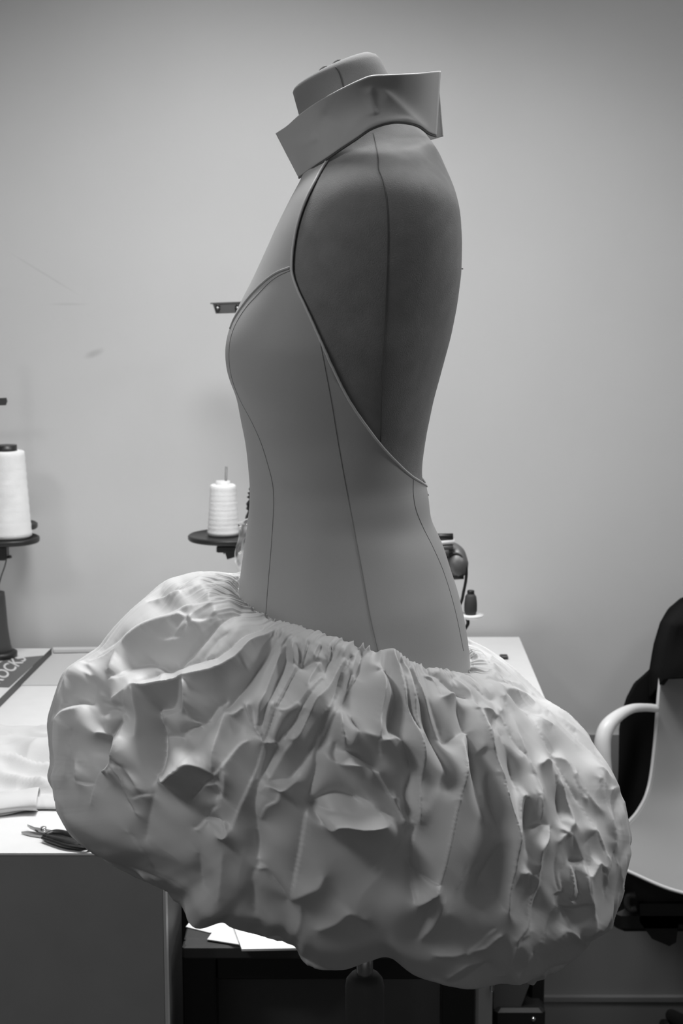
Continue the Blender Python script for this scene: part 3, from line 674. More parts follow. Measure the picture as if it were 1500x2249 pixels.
def relief(T, k, lam, mu, sig):
    ph_, pw_ = 128, 128
    Tp = np.pad(T, ((ph_, ph_), (pw_, pw_)), mode='reflect')
    wy = 2 * np.pi * np.fft.fftfreq(Tp.shape[0])[:, None]; wx = 2 * np.pi * np.fft.fftfreq(Tp.shape[1])[None]
    f = np.fft.fft2(Tp); w2 = wx ** 2 + wy ** 2
    f = f * (1 - np.exp(-w2 * sig ** 2 / 2)) * np.exp(-w2 * .35 ** 2 / 2)
    out = []
    for lx, ly in ((-.74, -.67), (-.50, -.866)):
        d = 1j * (lx * wx + ly * wy)
        h = -k * np.conj(d) * f / (np.abs(d) ** 2 + lam * w2 + mu)
        out.append(np.real(np.fft.ifft2(h))[ph_:-ph_, pw_:-pw_] * GS)
    X = (GX0 + GS * np.arange(GW))[None]; wr = ss(X, 880, 1080)
    return out[0] * (1 - wr) + out[1] * wr
def bilin(A_, x, y):
    fx = np.clip((x - GX0) / GS, 0, GW - 1.001); fy = np.clip((y - GY0) / GS, 0, GH - 1.001); i = fy.astype(int); j = fx.astype(int); a = fy - i; b = fx - j
    return A_[i, j] * (1 - a) * (1 - b) + A_[i + 1, j] * a * (1 - b) + A_[i, j + 1] * (1 - a) * b + A_[i + 1, j + 1] * a * b
TONE = fold_field()
REL = relief(TONE, KREL, .10, .0009, 42.0)
print('relief px', REL.min(), REL.max(), REL.std())
D = bilin(REL, SXX, SYY) * (1 - .35 * ss(SXX, 1100, 1250)) * (S[..., 1] / F) * (.25 + .75 * ss(facing, .0, .35)) * ss(TT, .004, .04)
D *= wf
DREL = D.copy()
# meridian folds all round, for the far side and the calm parts
rid = np.zeros(S.shape[:2])
for k in range(60):
    c0 = rng.random() * 2 * np.pi; dr = rng.normal() * .25; t0 = rng.random() * .25; t1 = t0 + .35 + rng.random() * .5; wd = .03 + rng.random() * .06
    d = np.angle(np.exp(1j * (PH - c0 - dr * TT - .05 * np.sin(6 * TT + k))))
    e = ss(TT, t0 - .1, t0 + .12) * (1 - ss(TT, t1 - .15, t1 + .1))
    rid += (.006 + .008 * rng.random()) * np.exp(-np.abs(d) / wd) * e
D += (rid - .008) * (1 - wf)
# tight gathers that fan out of the seam
g1 = 1 - np.abs(vnoise(PH * 17, TT * 3, 0, 3)) * 2.2
g2 = 1 - np.abs(vnoise(PH * 34 + 5, TT * 5, 0, 5)) * 2.2
D += (1 - .8 * wf) * .0055 * np.clip(g1, -1, 1) * (1 - ss(TT, .03, .30)) * ss(TT, 0, .03) + (1 - .3 * wf) * .0028 * np.clip(g2, -1, 1) * (1 - ss(TT, .02, .15)) * ss(TT, 0, .012)
# soft crumple of crisp cloth
wx = S[..., 0] * 14; wy = S[..., 1] * 14; wz = S[..., 2] * 14
cr = 1 - 2 * np.abs(vnoise(wx + 2 * vnoise(wx * .5, wz * .5, wy * .5, 9), wz * .8, wy, 11))
cr2 = 1 - 2 * np.abs(vnoise(wx * 2.1 + 3, wz * 1.7 + vnoise(wx, wz, wy, 8), wy * 2, 12))
cm = 1 - 2 * np.abs(vnoise(PH * 60 / 6.2832 * 1.0 + 1.5 * vnoise(PH * 3, TT * 5, 0, 41), TT * 3.2 + vnoise(PH * 5, TT * 2, 0, 42), 0, 43))
D += ((.0045 * cm + .0012 * cr) * (1 - .93 * wf) + .0006 * cr2) * ss(TT, .08, .3)
Dir = Nn - view * .8 * wf[..., None]; Dir /= np.linalg.norm(Dir, axis=2)[..., None]
S = S + Dir * D[..., None]
S = fit_outline(S, 2, 2, 5.0)
# keep the hem of the gathers on the bodice
S[0] = cen[0][None] - half[0][None] * np.cos(ph)[:, None] + 0
S[0, :, 1] -= cols[4][0] * np.sin(ph); S[0, :, 2] += cols[5][0] * nearw[0] - .004
me = bpy.data.meshes.new('skirt')
nv = NT * NP
ii, jj = np.meshgrid(np.arange(NT - 1), np.arange(NP), indexing='ij'); a = ii * NP + jj; b = ii * NP + (jj + 1) % NP
fs = np.stack([a, a + NP, b + NP, b], -1).reshape(-1, 4)
me.vertices.add(nv); me.vertices.foreach_set('co', S.reshape(-1).astype(np.float32))
me.loops.add(len(fs) * 4); me.loops.foreach_set('vertex_index', fs.reshape(-1).astype(np.int32))
me.polygons.add(len(fs)); me.polygons.foreach_set('loop_start', (np.arange(len(fs)) * 4).astype(np.int32))
me.update(calc_edges=True); me.validate()
skirt = link('bubble_skirt', me, M['taffeta'], dress)

# ------------------------------------------------------------------ tables
TZ = .842; TF = (TZ - EYE) / (ray(100, 1873)[2] / ray(100, 1873)[1])
TXR = P(364, 1990, TF)[0]
TB = WY - .03
TXL = -1.7
cut = thing('cutting_table', 'white topped cutting table with dark grey front panel at the left', 'table', (-.9, 2.3, 0))
obj('table_top', join(box(TXL, TXR, TF - .001, TB, TZ - .003, TZ), box(TXL + .004, TXR - .006, TF + .025, TB - .002, TZ - .024, TZ - .003)), M['white_top'], cut, False)
fp = obj('front_panel', box(TXL, TXR - .004, TF, TF + .020, .05, TZ - .0032), M['grey_panel'], cut, False)
obj('edge_band', box(TXR - .0035, TXR, TF, TF + .020, .05, TZ - .0034), M['edge'], fp, False)
obj('side_return', box(TXR - .025, TXR - .005, TF + .024, 1.97, 0, TZ - .026, .002), mat('dark_board', .085, .6, bump=.05), cut, False)
obj('leg', box(TXR - .045, TXR - .005, TB - .10, TB - .06, 0, TZ - .026, .002), M['dark'], cut, False)
obj('leg', box(TXL + .02, TXL + .06, TB - .10, TB - .06, 0, TZ - .026, .002), M['dark'], cut, False)
obj('leg', box(TXL + .02, TXL + .06, TF + .03, TF + .07, 0, TZ - .026, .002), M['dark'], cut, False)
obj('end_rail', box(TXR - .04, TXR - .005, 1.98, TB - .10, TZ - .09, TZ - .027, .002), M['dark'], cut, False)

SZ = .868
a_ = PZ(1140, 1399, SZ); b_ = PZ(1196, 1532, SZ); dr = (b_ - a_) / np.linalg.norm(b_ - a_)
SB = a_[1]; SFY = 2.22
fr = a_ + dr * ((SFY - a_[1]) / dr[1])
sl = TXR + .012
sew = thing('sewing_table', 'pale sewing table against the wall with a black steel frame, behind the dress', 'table', (.15, 2.45, 0))
top = [(sl, SFY, SZ - .028), (fr[0], SFY, SZ - .028), (a_[0], SB, SZ - .028), (sl, SB, SZ - .028)]
obj('table_top', prism(top, (0, 0, .028)), M['white_top'], sew, False)
def fbox(x0, y0, x1, y1, Y, dep, m, name, par, b=.002):
    p0 = P(x0, y0, Y); p1 = P(x1, y1, Y)
    return obj(name, box(min(p0[0], p1[0]), max(p0[0], p1[0]), Y, Y + dep, min(p0[2], p1[2]), max(p0[2], p1[2]), b), m, par, False)
lx0, lx1 = P(400, 2100, 1.86)[0], P(473, 2100, 1.86)[0]
rx0, rx1 = P(970, 2200, 1.86)[0], P(1044, 2200, 1.86)[0]
obj('leg', box(lx0, lx0 + .04, SFY + .03, SFY + .07, 0, SZ - .03, .002), M['black'], sew, False)
obj('leg', box(rx0, rx1, SFY + .03, SFY + .07, 0, SZ - .03, .002), M['black'], sew, False)
obj('leg', box(lx0, lx1, SB - .08, SB - .04, 0, SZ - .03, .002), M['black'], sew, False)
obj('leg', box(rx0, rx1, SB - .08, SB - .04, 0, SZ - .03, .002), M['black'], sew, False)
zc0 = P(500, 2152, 1.87)[2]; zc1 = P(500, 2106, 1.87)[2]
ty = 1.835; tz1 = P(520, 2078, ty)[2]; tz0 = P(520, 2108, ty)[2]
shf = thing('low_shelf', 'low black shelf unit below and behind the skirt, with white papers on it', 'shelf', (0, 2.0, 0))
for x0_, x1_ in ((lx0, lx1), (rx0, rx1)):
    obj('leg', box(x0_, x1_, 1.86, 1.90, 0, tz0, .002), M['black'], shf, False)
    obj('leg', box(x0_, x0_ + .04, 2.17, 2.20, 0, tz0, .002), M['black'], shf, False)
obj('crossbar', box(lx1, rx0, 1.87, 1.895, zc0, tz0, .002), M['black'], shf, False)
obj('back_panel', box(lx1 - .02, rx0 + .02, 1.93, 1.945, .04, tz0 - .001, .001), mat('grey_board', .09, .7, bump=.05), shf, False)
# shelf tray with papers
ty = 1.835; tz1 = P(520, 2078, ty)[2]; tz0 = P(520, 2108, ty)[2]
tx0, tx1 = P(400, 2090, ty)[0], P(905, 2090, ty)[0]
tray = obj('shelf_tray', box(tx0, tx1, ty, ty + .024, tz0, tz1, .003), M['dark'], shf, False)
obj('shelf_board', box(tx0, tx1, ty + .024, ty + .37, tz1 - .012, tz1, .002), M['dark'], shf, False)
def sheet_paper(name, pts, z, th, label):
    pp = [PZ(x, y, z) for x, y in pts]
    return tag(obj(name, prism(pp, (0, 0, th)), M['paper'], None, False), label, 'paper')
sheet_paper('paper_sheet', [(408, 2037), (460, 2050), (620, 2052), (620, 2000), (430, 2010)], tz1 + .0005, .0012, 'white paper at the back of the low black shelf, its left corner showing')
sheet_paper('paper_sheet', [(455, 2065), (525, 2076), (560, 2072), (540, 2024), (482, 2026)], tz1 + .0022, .0014, 'small bent white paper overlapping the others on the low black shelf')
sheet_paper('paper_sheet', [(531, 2089), (655, 2087), (700, 2040), (600, 2015), (512, 2036)], tz1 + .0040, .003, 'largest white paper stack on the low black shelf')
# motor and pale post below the right end
pm = P(1063, 2200, 2.28)
mot = thing('machine_motor', 'dark motor box with grey hopper hung below the sewing table', 'motor', (P(1135, 2220, 2.3)[0], 2.33, .25))
pq0, pq1 = P(1046, 2200, 2.26)[0], P(1082, 2200, 2.26)[0]
obj('leg', box(pq0, pq1, 2.26, 2.29, 0, SZ - .029, .004), mat('pale_post', .22, .5, bump=.05), sew, False)
g0 = [P(1084, 2150, 2.3), P(1168, 2150, 2.3), P(1142, 2216, 2.3), P(1084, 2216, 2.3)]
obj('hopper', prism(g0, (0, .10, 0)), mat('motor_grey', .10, .5), mot, False)
fbox(1086, 2217, 1196, 2330, 2.29, .14, M['black'], 'motor_case', mot, .006)
bq0, bq1, bq2 = P(1165, 2200, 2.33), P(1195, 2200, 2.33), P(1180, 2217, 2.33)
obj('bracket', box(bq0[0], bq1[0], 2.33, 2.40, bq2[2], SZ - .029, .003), M['black'], mot, False)
obj('screw', tube([P(1171, 2238, 2.288), P(1171, 2238, 2.292)], .004, 12, smooth=False), M['chrome'], mot)
hkp = [P(1079, 2160, 2.257), P(1077, 2172, 2.257), P(1080, 2178, 2.257), P(1084, 2172, 2.257), P(1083, 2160, 2.257)]
obj('wire_hook', tube(hkp, .0012, 6), M['chrome'], sew)
obj('small_clip', box(*(lambda q, r: (q[0], r[0], q[1] - .01, q[1] + .01, SZ, SZ + .006, .001))(PZ(1098, 1446, SZ), PZ(1115, 1446, SZ))), M['black_plastic'], None, False)
tag(bpy.data.objects['small_clip'], 'small black clip lying on the pale table right of the dress', 'clip')

# box with lettering at the left
bz = .014
q0 = PZ(112, 1424, TZ + bz); q1 = PZ(0, 1534, TZ + bz); bd = (q1 - q0) / np.linalg.norm(q1 - q0)
q1 = q0 + bd * 1.05 * np.linalg.norm(q1 - q0) * 1.35
bl = np.array([-.40, 0, 0])
bx = thing('printed_box', 'flat pale box printed with a dark panel and white lettering, on the left table', 'box', (q0[0] - .2, (q0[1] + q1[1]) / 2, TZ))
dz = np.array([0, 0, bz])
obj('lid', prism([q1 - dz, q0 - dz, q0 - dz + bl, q1 - dz + bl], (0, 0, bz)), M['card'], bx, False)
side = (q0 - q1); sn = np.array([side[1], -side[0], 0]); sn /= np.linalg.norm(sn)
obj('side_strip', prism([q1 - dz + sn * .0004, q0 - dz + sn * .0004, q0 - dz + sn * .0015, q1 - dz + sn * .0015], (0, 0, bz + .0005)), M['black_plastic'], bx, False)
def top_px(x, y): return PZ(x, y, TZ + bz + .0002)
pn = obj('dark_panel', prism([top_px(20, 1510), top_px(97, 1440), top_px(14, 1448), top_px(-40, 1478), top_px(-60, 1508)], (0, 0, .0006)), M['print'], bx, False)
fc = bpy.data.curves.new('t', 'FONT'); fc.body = 'ROCKS'; fc.size = .062; fc.extrude = .0003; fc.align_x = 'LEFT'; fc.align_y = 'BOTTOM'; fc.offset = .0008
fo = bpy.data.objects.new('t', fc); C.objects.link(fo)
bpy.context.view_layer.update()
tm = bpy.data.meshes.new_from_object(fo.evaluated_get(bpy.context.evaluated_depsgraph_get()))
bpy.data.objects.remove(fo)
co = np.zeros(len(tm.vertices) * 3); tm.vertices.foreach_get('co', co); co = co.reshape(-1, 3)
co[:, 0] /= co[:, 0].max(); hz = co[:, 1].max(); co[:, 1] /= hz
o0 = top_px(3, 1508); e1 = top_px(66, 1451) - o0; e2 = top_px(-28, 1492) - o0
nc_ = o0 + co[:, :1] * e1 + co[:, 1:2] * e2; nc_[:, 2] = TZ + bz + .0009 + co[:, 2]
tm.vertices.foreach_set('co', nc_.reshape(-1)); tm.update()
link('lettering', tm, M['ink'], bx, False)

# pale sheet at the back of the cutting table
sh = [PZ(-60, 1507, TZ), PZ(330, 1505, TZ), PZ(330, 1437, TZ), PZ(-60, 1439, TZ)]
o = obj('fabric_sheet', prism([p + np.array([0, 0, .0003]) for p in sh], (0, 0, .0012)), mat('grey_sheet', .50, .8, bump=.1), None, False)
tag(o, 'pale grey sheet lying along the back of the white table', 'fabric')
o = obj('fabric_strip', prism([PZ(118, 1436, TZ) + [0, 0, .002], PZ(210, 1434, TZ) + [0, 0, .002], PZ(225, 1429, TZ) + [0, 0, .002], PZ(116, 1430, TZ) + [0, 0, .002]], (0, 0, .006)), M['cloth'], None, False)
tag(o, 'narrow white strip at the back edge of the white table, beside the printed box', 'fabric')

# crumpled cloth
def cloth_pile():
    nr, nc = 90, 120; G = np.zeros((nr, nc, 3))
    c00 = PZ(-150, 1800, TZ); c01 = PZ(150, 1776, TZ); c10 = PZ(-150, 1600, TZ); c11 = PZ(190, 1612, TZ)
    for i in range(nr):
        for j in range(nc):
            u = j / (nc - 1); v = i / (nr - 1)
            p = (c00 * (1 - u) + c01 * u) * (1 - v) + (c10 * (1 - u) + c11 * u) * v
            p = p + np.array([0, .02 * vnoise(u * 4, 3.3, 0, 2) * (1 - v), 0]); G[i, j] = p
    x = G[..., 0]; y = G[..., 1]
    U = np.linspace(0, 1, nc)[None]; V = np.linspace(0, 1, nr)[:, None]
    edge = np.minimum(1, np.minimum(V, 1 - V) * 9) ** .6 * np.minimum(1, np.minimum(U, 1 - U) * 14)
    wv = V + .05 * np.sin(U * 9) + .03 * vnoise(U * 5, V * 2, 0, 4)
    h = .010 + .009 * np.sin(wv * 22 + 1.5 * vnoise(U * 4, V * 3, 0, 14)) + .012 * (1 - 2 * np.abs(vnoise(x * 9 + y * 4, y * 26 + x * 9, 0, 6))) + .003 * (1 - 2 * np.abs(vnoise(x * 22, y * 36, 0, 7)))
    G[..., 2] = TZ + .003 + edge * np.clip(h + .010 * ss(V, .15, .5) * (1 - ss(V, .6, .9)), .001, 1)
    return sheet(G, .0015)
tag(obj('cotton_cloth', cloth_pile(), M['cloth']), 'crumpled white cotton cloth lying on the white table, left of the skirt', 'cloth')
def roll():
    nr, nc = 24, 60; G = np.zeros((nr, nc, 3))
    for j in range(nc):
        u = j / (nc - 1); c = PZ(-120 + 205 * u, 1782 - 2 * u + 5 * math.sin(u * 5), TZ)
        for i in range(nr):
            a = 2 * math.pi * i / (nr - 1); r = .0165 * (1 + .15 * math.sin(3 * a + u * 7)) * (1 + .25 * ss(u, .8, 1.0))
            G[i, j] = c + np.array([.004 * math.cos(a), -.026 * math.cos(a) * (1 + .2 * u), r * .62 * math.sin(a) + .0125])
    return sheet(G, .001)
tag(obj('rolled_cloth', roll(), M['cloth']), 'rolled white cloth in front of the crumpled cotton on the white table', 'cloth')

# scissors
sc = thing('scissors', 'scissors with black handles and half open blades on the white table', 'scissors', PZ(95, 1835, TZ))
def flat(pts, z0, th): return prism([PZ(x, y, TZ + z0) for x, y in pts], (0, 0, th))
obj('blade', flat([(47, 1831), (60, 1830), (98, 1833), (104, 1838), (92, 1840), (70, 1837)], .001, .003), M['blade'], sc, False)
obj('blade', flat([(60, 1815), (66, 1820), (84, 1829), (112, 1834), (120, 1829), (100, 1825), (76, 1821)], .005, .003), M['blade'], sc, False)
obj('pivot_screw', tube([PZ(96, 1833, TZ) + [0, 0, .008], PZ(96, 1833, TZ) + [0, 0, .0105]], .004, 12, smooth=False), M['chrome'], sc)
h1 = [PZ(x, y, TZ + .007) for x, y in ((100, 1834), (118, 1829), (140, 1831), (165, 1840), (185, 1850), (176, 1856), (150, 1852), (125, 1846), (104, 1838))]
obj('handle', tube(h1, [.003, .005, .005, .005, .0045, .005, .006, .005, .003], 8), M['black_plastic'], sc)
h2 = [PZ(x, y, TZ + .006) for x, y in ((92, 1840), (115, 1848), (140, 1856), (166, 1860), (190, 1862), (200, 1856), (180, 1850), (150, 1847), (118, 1841), (96, 1836))]
obj('handle', tube(h2, [.002, .003, .003, .003, .003, .004, .005, .005, .004, .003], 8), M['black_plastic'], sc)

# ------------------------------------------------------------------ thread stands
def disc(c, r, z, th=.010): return lathe([(r - .002, z), (r, z + .002), (r, z + th - .002), (r - .003, z + th), (r - .006, z + th - .002), (.006, z + th - .002)], c[0], c[1], 48)
def cone(name_l, c, r0, r1, z0, z1, label, corem, peg):
    t = thing('thread_cone', label, 'thread cone', (c[0], c[1], z0))
    n = 26; prof = [(r0 * .93, z0)]
    for i in range(n + 1):
        k = i / n; prof.append((r0 + (r1 - r0) * k ** .8 + .0005 * math.sin(i * 2.4), z0 + .004 + (z1 - z0 - .006) * k))
    prof.append((r1 * .9, z1))
    obj('yarn', lathe(prof, c[0], c[1], 48), M['yarn'], t)
    obj('core', lathe([(r1 * corem[1], z1 - .01), (r1 * corem[1], z1 + corem[2]), (r1 * corem[1] * .8, z1 + corem[2])] + ([(r1 * .25, z1 + corem[2])] if peg else []), c[0], c[1], 32), corem[0], t)
    return t
# middle stand (pole hidden behind the bodice)
CY2 = WY - .16
c = P(500, 1178, CY2); cz = c[2]
ts = thing('thread_stand', 'black thread stand with an upper guide bar, rising behind the front of the bodice', 'thread stand', (P(585, 1300, CY2)[0], CY2, SZ))
obj('disc', disc(c, 88 * CY2 / F * 1.0, cz - .006), M['black_plastic'], ts)
pl = P(590, 1200, CY2)
obj('pole', tube([(pl[0], CY2, SZ), (pl[0], CY2, P(590, 665, CY2)[2])], .007, 16, smooth=False), M['black'], ts)
obj('base', lathe([(.035, SZ), (.035, SZ + .008), (.014, SZ + .014), (.012, SZ + .03)], pl[0], CY2, 32), M['black'], ts)
k0 = P(476, 1198, CY2); k1 = P(592, 1212, CY2)
obj('bracket', join(box(k0[0], k1[0], CY2 - .012, CY2 + .012, k1[2], k0[2], .002), prism([P(487, 1208, CY2 - .01), P(492, 1218, CY2 - .01), P(499, 1208, CY2 - .01)], (0, .02, 0)), prism([P(492, 1208, CY2 - .01), P(499, 1229, CY2 - .01), P(518, 1223, CY2 - .01), P(540, 1210, CY2 - .01)], (0, .02, 0))), M['black'], ts, False)
peg = P(497, 1025, CY2)
obj('spindle', tube([(P(493, 1178, CY2)[0], CY2, cz), (peg[0], CY2, peg[2])], .0022, 10, smooth=False), M['mid'], ts)
gb = obj('guide_bar', prism([P(467, 667, CY2), P(474, 689, CY2), P(620, 684, CY2), P(620, 660, CY2)], (0, .004, 0)), M['mid'], ts, False)
obj('guide_lip', prism([P(462, 665, CY2 - .001), P(462, 668, CY2 - .001), P(620, 662, CY2 - .001), P(620, 659, CY2 - .001)], (0, .02, 0)), M['mid'], ts, False)
for ex in (478, 522):
    q = P(ex, 676, CY2 - .001); a = np.linspace(0, 2 * np.pi, 15)
    obj('eyelet', tube([q + np.array([.0035 * math.cos(t), 0, .0055 * math.sin(t)]) for t in a], .0018, 8, smooth=False), M['black_plastic'], gb)
    obj('eyelet_insert', tube([q + np.array([0, -.0005, 0]), q + np.array([0, .0005, 0])], .0024, 10, smooth=False), M['core'], gb)
cc = P(491, 1180, CY2)
r_b = 36 * CY2 / F; r_t = 28.5 * CY2 / F
cone('c', cc, r_b, r_t, cz + .0035, P(493, 1064, CY2)[2], 'white thread cone with a pale hollow core, on the disc left of the bodice', (M['core'], .55, .007), True)
# left stand
CY3 = WY - .14
c3 = P(20, 1182, CY3)
t3 = thing('thread_stand', 'black thread stand at the left edge, standing on the white table', 'thread stand', (P(-8, 1440, CY3)[0], CY3, TZ))
obj('disc', disc(c3, 67 * CY3 / F, c3[2] - .008, .011), M['black_plastic'], t3)
c4 = P(18, 1152, CY3 + .07)
obj('disc', disc(c4, 66 * CY3 / F, c4[2] - .008, .011), M['black_plastic'], t3)
xx = P(-8, 1300, CY3)[0]
obj('pole', tube([(xx, CY3, TZ + .02), (xx, CY3, P(0, 735, CY3)[2])], .0065, 16, smooth=False), M['black'], t3)
zb = lambda y: P(0, y, CY3)[2]
obj('pole_socket', lathe([(.030, TZ + .016), (.024, zb(1415)), (.020, zb(1380)), (.0165, zb(1310)), (.0155, zb(1300)), (.008, zb(1298))], xx, CY3, 32), M['dark'], t3)
obj('base', lathe([(.036, TZ + .0145), (.036, TZ + .024), (.030, TZ + .027)], xx, CY3, 32), M['black'], t3)
k0 = P(-40, 1197, CY3); k1 = P(18, 1229, CY3)
obj('bracket', box(k0[0], k1[0], CY3 - .014, CY3 + .014, k1[2], k0[2], .003), M['black'], t3, False)
obj('clamp_screw', tube([P(18, 1224, CY3), P(25, 1222, CY3)], .003, 10, smooth=False), M['dark'], t3)
obj('cord', tube([P(14, 1230, CY3), P(10, 1245, CY3), P(3, 1265, CY3), P(-4, 1290, CY3)], .0012, 6), M['black_plastic'], t3)
obj('guide_bar', prism([P(-90, 878, CY3), P(-90, 894, CY3), P(12, 890, CY3), P(15, 882, CY3), P(13, 874, CY3)], (0, .006, 0)), M['dark'], t3, False)
cc3 = P(20, 1182, CY3)
cone('c', cc3, 51 * CY3 / F, 40 * CY3 / F, c3[2] + .0025, P(22, 990, CY3)[2], 'tall white thread cone with a black core, on the disc at the left edge', (M['black_plastic'], .60, .011), False)

# ------------------------------------------------------------------ sewing machine behind the dress
MY = 2.42
mx0, mx1 = P(560, 1300, MY)[0], P(960, 1300, MY)[0]
mz = SZ
sm = thing('sewing_machine', 'sewing machine on the pale table, mostly hidden behind the dress', 'sewing machine', ((mx0 + mx1) / 2, MY + .08, SZ))
msh = mat('machine_enamel', .40, .35, bump=.03)
obj('bed', box(mx0, mx1, MY, MY + .16, SZ, SZ + .045, .006), msh, sm, False)
obj('pillar', box(mx1 - .11, mx1 - .01, MY + .02, MY + .13, SZ + .045, SZ + .20, .012), msh, sm, False)
obj('arm', box(mx0 + .02, mx1 - .01, MY + .02, MY + .13, SZ + .20, SZ + .30, .014), msh, sm, False)
obj('head', box(mx0 + .02, mx0 + .09, MY + .015, MY + .13, SZ + .10, SZ + .21, .01), msh, sm, False)
obj('needle_bar', tube([(mx0 + .055, MY + .07, SZ + .10), (mx0 + .055, MY + .07, SZ + .05)], .003, 10, smooth=False), M['chrome'], sm)
# tension stack by the front edge of the bodice
def zz(x, y, Y=MY): return P(x, y, Y)
tq = [(549, 1040, .8), (550, 1068, 2), (549, 1074, 6), (549, 1080, 3), (548, 1082, 9), (548, 1088, 5), (548, 1092, 11), (549, 1096, 4), (549, 1102, 9), (548, 1106, 12), (548, 1112, 10), (547, 1118, 12), (547, 1122, 7), (545, 1127, 4)]
obj('tension_spring', tube([zz(552, y) for x, y, r in tq], [r * MY / F for x, y, r in tq], 12, smooth=False), M['black_plastic'], sm)
obj('oil_cup', tube([zz(541, 1153), zz(539, 1165), zz(537, 1192)], [.004, .011, .012], 14, smooth=False), M['dark'], sm)
obj('glint_bead', tube([zz(541, 1150), zz(543, 1153)], [.0015, .0025], 10, smooth=False), M['chrome'], sm)  # tiny chrome bead standing in for a bright glint
obj('mount_arm', tube([zz(552, 1120, MY + .02), zz(545, 1150, MY + .02), zz(575, 1210, MY + .02)], .005, 8), M['dark'], sm)
# right hand assembly
obj('knob', tube([zz(948, 1179), zz(995, 1178)], [.0055, .0055], 12, smooth=False), M['black_plastic'], sm)
obj('white_band', tube([zz(948, 1193), zz(998, 1189)], [.005, .005], 12, smooth=False), M['core'], sm)
obj('dark_band', tube([zz(955, 1205), zz(995, 1203)], [.006, .006], 12, smooth=False), M['dark'], sm)
obj('shaft', tube([zz(950, 1215), zz(985, 1213)], [.008, .008], 12, smooth=False), M['mid'], sm)
obj('motor_dome', tube([zz(990, 1196, MY + .03), zz(1000, 1215, MY + .02), zz(1004, 1240, MY + .01), zz(1006, 1262, MY + .01)], [.008, .017, .020, .016], 20), M['mid'], sm)
obj('motor_foot', tube([zz(985, 1266), zz(1018, 1264)], .0065, 10, smooth=False), M['black_plastic'], sm)
obj('cable', tube([zz(978, 1226), zz(990, 1217), zz(1005, 1217), zz(1017, 1229), (zz(1024, 1250)), zz(1023, 1275), zz(1018, 1300), zz(1013, 1322), zz(1000, 1345)], .0026, 8), M['black_plastic'], sm)
pz = zz(1032, 1352)
obj('spool_plate', lathe([(.010, pz[2] - .006), (.021, pz[2] - .001), (.0225, pz[2] + .002), (.003, pz[2] + .002)], pz[0] + .002, MY, 32), M['core'], sm)
obj('plate_stem', tube([zz(1024, 1354), zz(1027, 1372), zz(1005, 1400)], .003, 8), M['black_plastic'], sm)
sp = thing('thread_spool', 'small dark thread spool on a white dish right of the bodice', 'spool', (pz[0], MY, pz[2]))
k = MY / F
obj('yarn', lathe([(12 * k, pz[2] + .0025), (14.5 * k, pz[2] + 12 * k), (14.5 * k, pz[2] + 28 * k), (12.5 * k, pz[2] + 44 * k), (8 * k, pz[2] + 50 * k)], pz[0] + .001, MY, 28), mat('dark_yarn', .035, .7, bump=.5, bscale=700), sp)
obj('cap', lathe([(8 * k, pz[2] + 50 * k), (8 * k, pz[2] + 57 * k), (7 * k, pz[2] + 58 * k)], pz[0] + .001, MY, 24), M['black_plastic'], sp)
# clear bag
def bag():
    nr, nc = 34, 24; G = np.zeros((nr, nc, 3))
    for i in range(nr):
        for j in range(nc):
            u = j / (nc - 1); v = i / (nr - 1)
            x = 520 + 40 * u + 5 * math.sin(v * 7) * (1 - u); y = 1135 + 120 * v + 12 * (1 - u) * (1 - v)
            q = P(x, y, MY - .03); q[1] += .012 * vnoise(u * 4, v * 7, 0, 21) + .012 * math.sin(u * 3); G[i, j] = q
    return sheet(G, .0006)
tag(obj('plastic_bag', bag(), M['film']), 'creased clear plastic bag hanging from the machine left of the bodice', 'bag')

# ------------------------------------------------------------------ chair at the right
def surf(ctrl, nr, nc):
    ctrl = np.array(ctrl, float); R = np.stack([catmull(ctrl[i], nc) for i in range(ctrl.shape[0])]); 
    return np.stack([catmull(R[:, j], nr) for j in range(nc)], 1)
SH = [
 [(1455, 1440, 2.71), (1540, 1420, 2.75), (1680, 1420, 2.75), (1790, 1440, 2.71)],
 [(1446, 1530, 2.68), (1540, 1530, 2.735), (1680, 1530, 2.735), (1800, 1530, 2.68)],
 [(1437, 1640, 2.66), (1540, 1640, 2.715), (1680, 1640, 2.715), (1810, 1640, 2.66)],
 [(1424, 1730, 2.63), (1535, 1735, 2.68), (1680, 1735, 2.68), (1822, 1730, 2.63)],
 [(1398, 1785, 2.58), (1530, 1805, 2.62), (1685, 1805, 2.62), (1850, 1790, 2.58)],
 [(1352, 1835, 2.53), (1520, 1868, 2.55), (1690, 1870, 2.55), (1890, 1840, 2.53)],
 [(1338, 1880, 2.46), (1515, 1925, 2.46), (1690, 1930, 2.46), (1900, 1890, 2.46)],
 [(1368, 1909, 2.40), (1500, 1961, 2.37), (1690, 1985, 2.36), (1880, 1920, 2.40)],
]
SG = surf([[P(*c) for c in r] for r in SH], 70, 50)
chx = float(SG[50, 25, 0]); chy = float(SG[50, 25, 1])
ch = thing('armchair', 'white moulded plastic armchair with looped armrest, a black jacket over its back', 'chair', (chx, chy, 0))
obj('seat_shell', sheet(SG, .004), M['shell'], ch)
rim = np.vstack([SG[:, 0], SG[-1, 1:], SG[::-1, -1][1:], SG[0, ::-1][1:]])
obj('rim', tube(rim, .0034, 8, smooth=False), mat('rim_plastic', .62, .3, bump=.03), ch)
